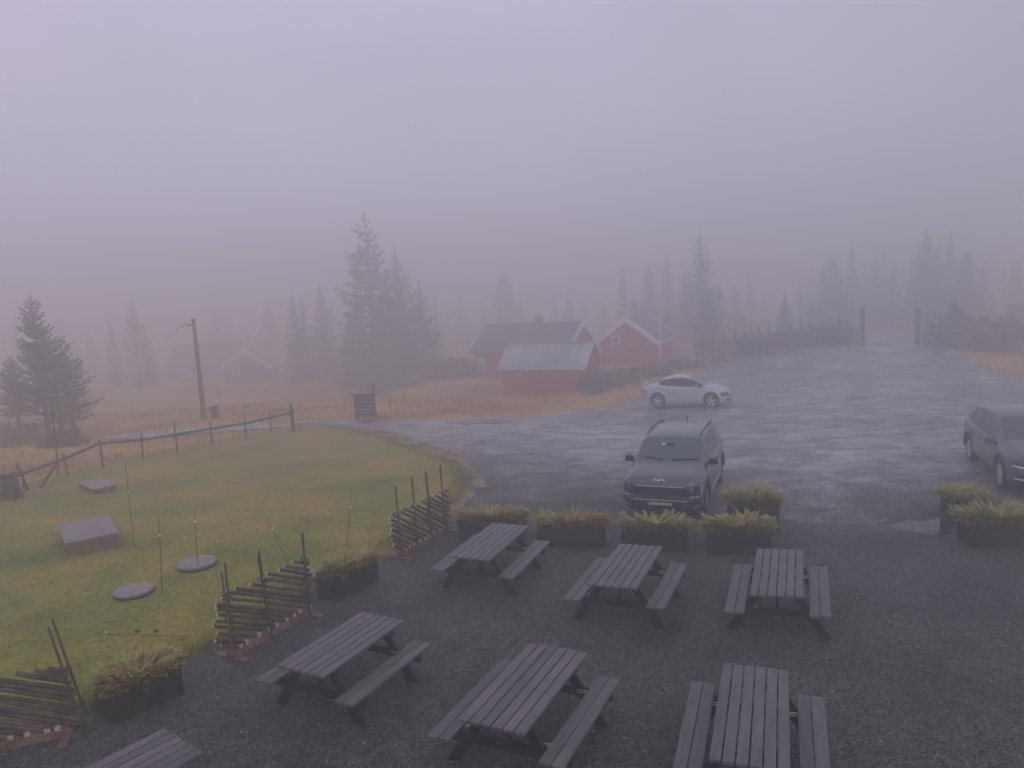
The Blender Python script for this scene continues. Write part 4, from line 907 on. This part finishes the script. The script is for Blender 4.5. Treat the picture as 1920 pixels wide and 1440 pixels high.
# ------------------------------------------------------------------ cars
def interp(tab, x):
    if x <= tab[0][0]: return tab[0][1]
    for (a, va), (b, vb) in zip(tab, tab[1:]):
        if x <= b:
            t = (x-a)/(b-a); return va+(vb-va)*t
    return tab[-1][1]
def smooth_tab(tab, x, r=.05):
    return sum(interp(tab, x+r*k) for k in (-1, -.5, 0, .5, 1))/5
def make_car(name, label, paint, L, top, belt, half, roofw, sill, wheels, wr, tw, side_glass, wind, rear_glass, rimm, archtrim=None, trimh=0):
    """body grid from stations along x (0 = tail, L = nose); half-section points from sill to roof centre. wheels = (rear x, front x)"""
    t = thing(name, (0, 0, 0), 0, label, 'car')
    xs = set(np.linspace(0, L, 46).round(4)); ra = wr+.055
    for xw in wheels:
        for k in range(-8, 9): xs.add(round(xw+ra*math.sin(k/8*math.pi/2), 4))
    for q in list(side_glass)+[wind, rear_glass]:
        xs.update((round(q[0], 4), round(q[1], 4)))
    xs.update((.03, .08, .15, L-.15, L-.08, L-.03)); xs = sorted(xs); xs = [x for i, x in enumerate(xs) if i == 0 or x-xs[i-1] > .006]; xs[-1] = L
    def section(x):
        w_ = smooth_tab(half, x, .04) if .05 < x < L-.05 else interp(half, x); zt = smooth_tab(top, x, .05); bz = min(interp(belt, x), zt-.02)
        zb = interp(sill, x)
        for xw in wheels:
            dx = abs(x-xw)
            if dx < ra: zb = max(zb, wr+math.sqrt(max(0, ra*ra-dx*dx)))
        zb = min(zb, bz-.10); H = zt-bz; g = min(1, max(0, (H-.05)/.35)); rw = interp(roofw, x)
        yb = w_*(.93*(1-g)+.93*g); yr = (w_*.80)*(1-g)+rw*g
        f = lambda a: zb+(bz-zb)*a
        pts = [(w_*.93, zb), (w_*.985, f(.10)), (w_, f(.38)), (w_*.992, f(.62)), (w_*.985, f(.86)), (w_*.955, bz)]
        pts += [(yb, bz+min(.015, H*.2)), (yb+(yr-yb)*.07, bz+H*.09), (yb+(yr-yb)*.82, bz+H*.80), (yr, bz+H*.90), (yr*.86, bz+H*.965), (yr*.5, bz+H*.993), (0, zt)]
        return pts
    S = [section(x) for x in xs]; n = len(S[0]); V = []
    for x, s in zip(xs, S):
        V += [(x, y, z) for y, z in s]+[(x, -y, z) for y, z in s[-2::-1]]
    m = 2*n-1; F = {'paint': [], 'glass_side': {}, 'windshield': [], 'rear_window': []}; gi = 7
    inr = lambda a, q: q[0]-1e-4 <= a and a <= q[1]+1e-4
    for i in range(len(xs)-1):
        xm = (xs[i]+xs[i+1])/2
        for j in range(m-1):
            f = (i*m+j, i*m+j+1, (i+1)*m+j+1, (i+1)*m+j); jj = j if j < n-1 else m-2-j
            if jj == gi:
                k = [q for q in range(len(side_glass)) if inr(xm, side_glass[q])]
                if k: F['glass_side'].setdefault((k[0], j < n), []).append(f); continue
            if jj >= 9 and inr(xm, wind): F['windshield'].append(f); continue
            if jj >= 9 and inr(xm, rear_glass): F['rear_window'].append(f); continue
            F['paint'].append(f)
    # closed tail and nose, with a little roundness, and a floor
    for i, sg in ((0, -1), (len(xs)-1, 1)):
        ring = list(range(i*m, i*m+m)); c0 = len(V); cx = xs[i]+sg*.02; zz = sum(V[q][2] for q in ring)/m
        V2 = [(cx, V[q][1]*.72, zz+(V[q][2]-zz)*.72) for q in ring]; V += V2
        for j in range(m-1):
            f = (ring[j], c0+j, c0+j+1, ring[j+1]); F['paint'].append(f if sg < 0 else f[::-1])
        F['paint'].append(tuple(range(c0, c0+m)) if sg > 0 else tuple(range(c0, c0+m))[::-1])
        F['paint'].append((ring[0], ring[-1], c0+m-1, c0))
    def part(nm, faces, mt, parent=t, smooth=True):
        idx = sorted({q for f in faces for q in f}); mp = {q: k for k, q in enumerate(idx)}
        me = bpy.data.meshes.new(nm); me.from_pydata([V[q] for q in idx], [], [tuple(mp[q] for q in f) for f in faces]); me.materials.append(mt)
        bm = bmesh.new(); bm.from_mesh(me); bmesh.ops.recalc_face_normals(bm, faces=bm.faces); bm.to_mesh(me); bm.free()
        me.polygons.foreach_set('use_smooth', [smooth]*len(me.polygons)); me.update(); o = link(nm, me, parent); return o
    body = part('body', F['paint'], paint)
    e = body.modifiers.new('sharp', 'EDGE_SPLIT'); e.split_angle = R(38)
    if F['windshield']: part('windshield', F['windshield'], M['carglass'])
    if F['rear_window']: part('rear_window', F['rear_window'], M['carglass'])
    for k, fs in F['glass_side'].items(): part('side_window', fs, M['carglass'])
    wmax = max(h_[1] for h_ in half)
    q = MB(); q.box((L/2, 0, .42), (L-.5, 2*wmax-.5, .36))
    for xw in wheels: q.box((xw, 0, wr+.2), (2*ra+.02, 2*wmax-2*tw-.16, 2*wr-.15))
    q.build('underbody', M['black'], t)
    # wheels
    for xw in wheels:
        for s in (-1, 1):
            yo = s*(interp(half, xw)-.03); wh = thing('wheel', (xw, yo, wr)); wh.parent = t
            q = MB(); q.lathe([(wr*.66, -.0), (wr*.93, .0), (wr, -.03), (wr, -tw+.03), (wr*.93, -tw), (wr*.66, -tw)], 28, 'Y')
            if s < 0: q.v = [(x, -y, z) for x, y, z in q.v]
            q.build('tyre', M['rubber'], wh, smooth=True)
            q = MB(); q.lathe([(wr*.68, -.005), (wr*.64, -.02), (wr*.62, -.09), (wr*.60, -.10)], 28, 'Y')
            q.lathe([(wr*.62, -.11), (.001, -.11)], 28, 'Y'); nk = 5
            q.lathe([(.001, -.01), (wr*.16, -.012), (wr*.18, -.05)], 16, 'Y')
            for k in range(nk):
                a = 2*math.pi*k/nk+.3
                for da in (-.13, .13): q.bar((math.cos(a)*wr*.1, -.03, math.sin(a)*wr*.1), (math.cos(a+da)*wr*.64, -.03, math.sin(a+da)*wr*.64), .045, .035, up=(0, 1, 0))
            ms = []
            if s < 0: q.v = [(x, -y, z) for x, y, z in q.v]
            o = q.build('rim', [rimm, M['black']], wh); nf = 28*3; o.data.polygons.foreach_set('material_index', [1 if nf <= i < nf+28 else 0 for i in range(len(o.data.polygons))])
    # for placing trim on the skin
    bv = BVHTree.FromPolygons([Vector(v) for v in V], [f for k in ('paint', 'windshield', 'rear_window') for f in F[k]]+[f for fs in F['glass_side'].values() for f in fs])
    def skin(nm, poly, d, mt, off=.006, parent=t, res=6, label=None):
        """a strip laid on the body: poly = 4 corners in the plane across direction d ('x','-x','y','-y','z'), gridded and cast onto the skin"""
        ax = {'x': 0, 'y': 1, 'z': 2}[d[-1]]; sg = -1 if d[0] == '-' else 1; dv = Vector((0, 0, 0)); dv[ax] = -sg; q = MB(); P4 = [Vector(p_) for p_ in poly]; nn = []
        nu, nv = res, 2
        for a in range(nu+1):
            for b in range(nv+1):
                u, v = a/nu, b/nv; c = (P4[0]*(1-u)+P4[1]*u)*(1-v)+(P4[3]*(1-u)+P4[2]*u)*v
                o = Vector((0, 0, 0)); k = [i for i in range(3) if i != ax]; o[k[0]], o[k[1]] = c[0], c[1]; o[ax] = sg*20
                h = bv.ray_cast(o, dv)
                pt = h[0] if h[0] else (Vector(nn[-1]) if nn else o*0); pt = Vector(pt)+Vector([sg*off if i == ax else 0 for i in range(3)]); nn.append(tuple(pt))
        back = [tuple(Vector(p_)-Vector([sg*(off+.02) if i == ax else 0 for i in range(3)])) for p_ in nn]; N = len(nn); g = nv+1
        fs = [(a*g+b, (a+1)*g+b, (a+1)*g+b+1, a*g+b+1) for a in range(nu) for b in range(nv)]
        rim_ = [a*g for a in range(nu+1)]+[nu*g+b for b in range(1, g)]+[a*g+nv for a in range(nu-1, -1, -1)]+[b for b in range(nv-1, 0, -1)]
        fs += [(rim_[i], rim_[(i+1) % len(rim_)], N+rim_[(i+1) % len(rim_)], N+rim_[i]) for i in range(len(rim_))]
        q.add(nn+back, fs); o = q.build(nm, mt, parent)
        bm = bmesh.new(); bm.from_mesh(o.data); bmesh.ops.recalc_face_normals(bm, faces=bm.faces); bm.to_mesh(o.data); bm.free(); return o
    return t, skin, bv
def mirror_pair(t, x, y, z, paint, big=1):
    for s in (-1, 1):
        q = MB(); q.box((x, s*(y+.11), z), (.11*big, .22, .14*big), taper=.85); o = q.build('door_mirror', paint, t, bevel=.03)
        q = MB(); q.box((x-.02, s*(y-.01), z-.05), (.05, .10, .04)); q.build('mirror_arm', M['black'], o)
def place_car(t, pf, pr, side, wheels, track):
    """pf, pr: pixels of the front and rear wheel contacts on the visible side; side = +1 if that is the car's left"""
    a, b = at(*pf), at(*pr); d = a-b; yaw = math.atan2(d.y, d.x); u = Vector((math.cos(yaw), math.sin(yaw), 0)); l = Vector((-u.y, u.x, 0))
    m_ = (a+b)/2-l*side*track/2; org = m_-u*(wheels[0]+wheels[1])/2; zf, zr = gz(*(a.xy)), gz(*(b.xy))
    t.location = (org.x, org.y, gz(m_.x, m_.y)+.02); t.rotation_euler = (0, 0, yaw)
def seams(skin, xs_, z0, z1, side='both'):
    for x in xs_:
        for d, s in (('y', 1), ('-y', -1)): skin('panel_gap', [(x, z0), (x+.012, z0), (x+.012, z1), (x, z1)], d, M['black'], .002, res=1)

# --- dark compact SUV, nose toward the planters
L = 4.35; W = 1.86
top = [(0, .98), (.06, 1.02), (.12, 1.15), (.42, 1.52), (.75, 1.60), (1.4, 1.655), (2.3, 1.645), (2.72, 1.58), (3.40, 1.12), (3.55, 1.085), (4.0, 1.02), (4.22, .965), (4.30, .90), (4.35, .84)]
belt = [(0, .98), (.4, 1.06), (1.0, 1.03), (3.3, .985), (3.7, .95), (4.2, .86), (4.35, .78)]
half = [(0, .80), (.1, .86), (.35, .905), (1, .93), (3.4, .93), (3.95, .915), (4.15, .88), (4.27, .82), (4.35, .72)]
roofw = [(0, .60), (.4, .66), (1, .68), (2.4, .67), (2.8, .69), (3.4, .74), (4.35, .6)]
sill = [(0, .42), (.2, .32), (.8, .24), (3.6, .24), (4.2, .26), (4.35, .34)]
wh = (.84, 3.50)
suv, skin, bv = make_car('parked_car', 'dark slate compact SUV with its nose behind the row of planters', M['slate'], L, top, belt, half, roofw, sill, wh, .355, .235,
                         [(.62, 1.02), (1.08, 1.92), (1.99, 2.98)], (2.74, 3.38), (.10, .42), M['rimdark'])
mirror_pair(suv, 3.02, .88, 1.08, M['black'])
for s in (-1, 1):
    q = MB(); q.path([(.55, s*.63, 1.565), (.75, s*.635, 1.60), (1.5, s*.64, 1.635), (2.3, s*.64, 1.625), (2.5, s*.64, 1.59)], [.016]*5, 6); q.build('roof_rail', M['black'], suv)
    skin('headlight', [(s*.86, .80), (s*.60, .83), (s*.60, .58), (s*.86, .55)], 'x', M['lamp'], .012)
    skin('daytime_light', [(s*.88, .60), (s*.66, .60), (s*.64, .575), (s*.87, .565)], 'x', M['chrome'], .022)
    skin('daytime_light', [(s*.885, .82), (s*.865, .82), (s*.865, .60), (s*.885, .60)], 'x', M['chrome'], .022, res=2)
    skin('fog_light_blade', [(s*.84, .40), (s*.55, .31), (s*.53, .29), (s*.84, .37)], 'x', M['chrome'], .02)
    skin('air_inlet', [(s*.86, .50), (s*.5, .42), (s*.5, .24), (s*.84, .27)], 'x', M['black'], .012)
    skin('taillight', [(s*.84, 1.0), (s*.5, 1.02), (s*.5, .90), (s*.84, .85)], '-x', M['taillight'], .012)
    skin('side_cladding', [(1.3, .245), (3.05, .245), (3.05, .34), (1.3, .34)], 'y' if s > 0 else '-y', M['chrome'] if False else M['black'], .014, res=10)
    skin('door_strip', [(1.35, .36), (3.0, .33), (3.0, .355), (1.35, .39)], 'y' if s > 0 else '-y', M['chrome'], .012, res=10)
    q = MB(); q.box((1.75, s*.93, .92), (.2, .03, .03)); q.box((2.65, s*.93, .90), (.2, .03, .03)); q.build('door_handle', M['slate'], suv)
    for xw in wh:
        q = MB(); pr_ = []; K = 18
        for k in range(K+1):
            a = math.pi*k/K
            for rr in (.405, .47): pr_.append((xw+rr*math.cos(a), s*.925, max(.24, .355+rr*math.sin(a))))
        q.add(pr_+[(x, y-s*.05, z) for x, y, z in pr_], [(2*k, 2*k+1, 2*k+3, 2*k+2) for k in range(K)]+[(2*k+1, 2*K+3+2*k, 2*K+5+2*k, 2*k+3) for k in range(K)]+[(2*k, 2*k+2, 2*K+4+2*k, 2*K+2+2*k) for k in range(K)]); q.build('wheel_arch_trim', M['black'], suv)
seams(skin, (1.10, 2.0, 3.06), .36, .95)
skin('grille', [(-.59, .79), (.59, .79), (.59, .61), (-.59, .61)], 'x', M['black'], .014, res=12)
skin('grille_bar', [(-.56, .805), (.56, .805), (.52, .782), (-.52, .782)], 'x', M['chrome'], .016, res=12)
skin('bumper_bar', [(-.86, .555), (.86, .555), (.84, .525), (-.84, .525)], 'x', M['slate'], .03, res=14)
skin('lower_grille', [(-.60, .50), (.60, .50), (.60, .26), (-.60, .26)], 'x', M['black'], .012, res=10)
skin('silver_strip', [(-.60, .50), (.60, .50), (.60, .475), (-.60, .475)], 'x', M['chrome'], .03, res=12)
skin('skid_plate', [(-.5, .28), (.5, .28), (.45, .255), (-.45, .255)], 'x', M['chrome'], .02, res=8)
pl = skin('number_plate', [(-.26, .43), (.26, .43), (.26, .32), (-.26, .32)], 'x', M['plate'], .035)
pb = max(v.co.x for v in pl.data.vertices)
q = MB(); q.box((pb+.002, -.235, .375), (.004, .045, .10)); q.build('plate_band', M['plateblue'], pl)
q = MB(); q.box((pb+.006, 0, .56), (.02, .1, .03)); q.build('sensor', M['black'], suv)
# the emblem on the nose: K I A, the A without its bar, strokes joined
def emblem(x, z, s_):
    q = MB(); st = lambda a, b: q.bar((x, a[0]*s_, z+a[1]*s_), (x, b[0]*s_, z+b[1]*s_), .02, .030, up=(1, 0, 0))
    st((-2.1, 0), (-2.1, 1)); st((-2.1, .4), (-1.3, 1)); st((-1.8, .55), (-.9, 0)); st((-.9, 0), (-.2, 1)); st((-.2, 1), (-.2, 0)); st((-.2, 0), (.7, 1)); st((.7, 1), (1.7, 0)); return q
zE = .905; h = bv.ray_cast(Vector((10, 0, zE)), Vector((-1, 0, 0))); ex = h[0].x+.03
emblem(ex, zE-.01, .062).build('emblem', M['badge'], suv)
q = MB(); q.box((2.92, 0, 1.41), (.12, .17, .05), Matrix.Rotation(R(-35), 3, 'Y')); q.build('windshield_camera_shroud', M['black'], suv)
h = bv.ray_cast(Vector((2.93, -.17, 5)), Vector((0, 0, -1)))[0]; q = MB(); q.box(h+Vector((0, 0, .004)), (.05, .07, .012), Matrix.Rotation(R(34), 3, 'Y')); q.build('windshield_sticker', M['insul'], suv)
for s in (-1, 1):
    a_ = bv.ray_cast(Vector((3.36, s*.1, 5)), Vector((0, 0, -1)))[0]; b_ = bv.ray_cast(Vector((3.30, s*.62+.1, 5)), Vector((0, 0, -1)))[0]; q = MB(); q.bar(a_+Vector((0, 0, .02)), b_+Vector((0, 0, .02)), .02, .02); q.build('wiper', M['black'], suv)
q = MB(); q.tube((.62, 0, 1.60), (.45, 0, 1.72), .02, .006, 6); q.build('roof_antenna', M['black'], suv)
place_car(suv, (1326, 967), (1357, 902), 1, wh, 1.84)

# --- silver two-door coupe seen from its right side
L = 4.04
top = [(0, .83), (.05, .88), (.20, .935), (.42, 1.0), (.8, 1.15), (1.2, 1.275), (1.55, 1.335), (1.85, 1.35), (2.15, 1.325), (2.45, 1.225), (2.95, .945), (3.05, .92), (3.4, .86), (3.75, .77), (3.92, .68), (4.04, .56)]
belt = [(0, .80), (.3, .90), (.6, .98), (.85, .985), (1.15, .93), (1.6, .89), (2.9, .845), (3.4, .76), (3.8, .66), (4.04, .48)]
half = [(0, .60), (.08, .72), (.28, .83), (.7, .88), (1.3, .865), (2.6, .865), (3.2, .88), (3.6, .84), (3.85, .74), (3.97, .62), (4.04, .48)]
roofw = [(0, .4), (.5, .5), (1.2, .56), (2.1, .57), (2.6, .62), (2.95, .66), (4.04, .4)]
sill = [(0, .38), (.2, .28), (.6, .2), (3.4, .2), (3.8, .22), (4.04, .3)]
wh = (.78, 3.20)
tt, skin, bv = make_car('parked_car', 'silver two-door coupe with a rounded roof, parked sideways by the red cabins', M['silver'], L, top, belt, half, roofw, sill, wh, .318, .22,
                        [(.86, 2.86)], (2.30, 2.95), (.46, 1.10), M['rim'])
M['tinted'] = mat('tinted_glass', (.012, .014, .014), .15, spec=.35)
for o in tt.children:
    if o.name.startswith('side_window'): o.data.materials[0] = M['tinted']
q = MB(); q.box((.10, 0, .965), (.20, 1.15, .025), Matrix.Rotation(R(-8), 3, 'Y')); q.box((.14, -.4, .935), (.05, .03, .05)); q.box((.14, .4, .935), (.05, .03, .05)); q.build('spoiler', M['silver'], tt)
mirror_pair(tt, 2.55, .80, .93, M['silver'], .95)
for s in (-1, 1):
    d = 'y' if s > 0 else '-y'
    skin('headlight', [(s*.46, .66), (s*.78, .66), (s*.80, .53), (s*.52, .50)], 'x', M['lamp'], .012)
    skin('headlight_side', [(3.62, .68), (3.90, .62), (3.92, .52), (3.66, .53)], d, M['lamp'], .008)
    skin('taillight', [(s*.46, .80), (s*.74, .79), (s*.78, .66), (s*.50, .64)], '-x', M['taillight'], .012)
    skin('taillight_side', [(.06, .78), (.24, .76), (.30, .68), (.08, .64)], d, M['taillight'], .01)
    skin('sill_strip', [(1.2, .20), (2.85, .20), (2.85, .27), (1.2, .27)], d, M['chrome'], .016, res=10)
    skin('air_inlet', [(s*.35, .40), (s*.72, .42), (s*.72, .28), (s*.35, .26)], 'x', M['black'], .01)
    q = MB(); q.box((1.55, s*.865, .70), (.18, .03, .035)); q.build('door_handle', M['chrome'], tt)
    for xw in wh:     # raised rounded arch lips
        q = MB(); K = 20; pr_ = []
        for k in range(K+1):
            a = math.pi*(-.05+1.1*k/K)
            for rr, yy in ((.372, .0), (.40, .022), (.44, .022), (.475, -.012)): pr_.append((xw+rr*math.cos(a), s*(interp(half, xw)+yy), max(.2, .318+rr*math.sin(a))))
        q.add(pr_, [(4*k+j, 4*k+j+1, 4*k+j+5, 4*k+j+4) for k in range(K) for j in range(3)]); q.build('wheel_arch', M['silver'], tt, smooth=True)
seams(skin, (1.30, 2.82), .28, .80)
skin('grille', [(-.30, .50), (.30, .50), (.26, .36), (-.26, .36)], 'x', M['black'], .01, res=8)
place_car(tt, (1337, 767), (1237, 769), -1, wh, 1.72); tt.scale = (.955, .955, 1.07)

# --- grey crossover at the right edge
L = 4.55
top = [(0, 1.0), (.06, 1.05), (.12, 1.18), (.5, 1.50), (.9, 1.60), (1.6, 1.665), (2.3, 1.65), (2.7, 1.58), (3.42, 1.13), (3.6, 1.09), (4.1, .99), (4.38, .90), (4.47, .82), (4.55, .70)]
belt = [(0, 1.0), (.4, 1.10), (1.0, 1.04), (3.3, .96), (3.8, .90), (4.3, .80), (4.55, .60)]
half = [(0, .78), (.1, .84), (.4, .90), (1, .92), (3.5, .92), (4.0, .90), (4.3, .84), (4.45, .74), (4.55, .58)]
roofw = [(0, .58), (.4, .63), (1, .65), (2.4, .64), (2.8, .66), (3.4, .72), (4.55, .5)]
sill = [(0, .42), (.2, .34), (.8, .26), (3.6, .26), (4.3, .26), (4.55, .36)]
wh = (.92, 3.62)
cx, skin, bv = make_car('parked_car', 'grey crossover with silver wheels at the right edge, nose toward the planters', M['grey'], L, top, belt, half, roofw, sill, wh, .36, .225,
                        [(.72, 1.16), (1.22, 2.02), (2.10, 3.02)], (2.74, 3.42), (.12, .5), M['rim'])
mirror_pair(cx, 3.05, .87, 1.04, M['grey'])
for s in (-1, 1):
    d = 'y' if s > 0 else '-y'
    skin('headlight', [(s*.45, .78), (s*.80, .82), (s*.84, .72), (s*.47, .69)], 'x', M['lamp'], .014)
    skin('daytime_light', [(s*.40, .70), (s*.82, .73), (s*.82, .70), (s*.42, .665)], 'x', M['lampwhite'], .026)
    skin('fog_light_blade', [(s*.50, .44), (s*.80, .46), (s*.80, .42), (s*.50, .40)], 'x', M['lampwhite'], .02)
    skin('bumper_inlet', [(s*.46, .50), (s*.80, .52), (s*.80, .36), (s*.46, .34)], 'x', M['black'], .01)
    skin('taillight', [(s*.82, 1.0), (s*.5, 1.0), (s*.5, .90), (s*.82, .88)], '-x', M['taillight'], .012)
    skin('side_cladding', [(1.38, .265), (3.15, .265), (3.15, .36), (1.38, .36)], d, M['black'], .014, res=10)
    q = MB(); q.box((1.85, s*.92, .92), (.2, .03, .03)); q.box((2.75, s*.92, .89), (.2, .03, .03)); q.build('door_handle', M['grey'], cx)
    for xw in wh:
        q = MB(); pr_ = []; K = 18
        for k in range(K+1):
            a = math.pi*k/K
            for rr in (.41, .465): pr_.append((xw+rr*math.cos(a), s*(interp(half, xw)-.002), max(.26, .36+rr*math.sin(a))))
        q.add(pr_+[(x, y-s*.05, z) for x, y, z in pr_], [(2*k, 2*k+1, 2*k+3, 2*k+2) for k in range(K)]+[(2*k+1, 2*K+3+2*k, 2*K+5+2*k, 2*k+3) for k in range(K)]); q.build('wheel_arch_trim', M['black'], cx)
seams(skin, (1.20, 2.08, 3.08), .38, .95)
skin('grille', [(-.45, .78), (.45, .78), (.36, .50), (-.36, .50)], 'x', M['black'], .01, res=10)
skin('lower_grille', [(-.55, .40), (.55, .40), (.50, .30), (-.50, .30)], 'x', M['black'], .01, res=10)
place_car(cx, (1869, 914), (1817, 868), -1, wh, 1.80)

# ------------------------------------------------------------------ fog
hb = MB(); hb.box((0, 700, (HAZE_TOP-9)/2), (1900, 1700, HAZE_TOP+9))
hm = bpy.data.materials.new('fog_air'); hm.use_nodes = True; nt = hm.node_tree; nt.nodes.clear()
ho = nt.nodes.new('ShaderNodeOutputMaterial'); hv = nt.nodes.new('ShaderNodeVolumePrincipled')
hv.inputs['Color'].default_value = (.982, .993, 1.0, 1); hv.inputs['Density'].default_value = HAZE_DENSITY; hv.inputs['Anisotropy'].default_value = .7
nt.links.new(hv.outputs[0], ho.inputs['Volume'])
haze = hb.build('haze', hm); tag(haze, 'pale fog filling the air over the whole yard', 'fog', kind='stuff')
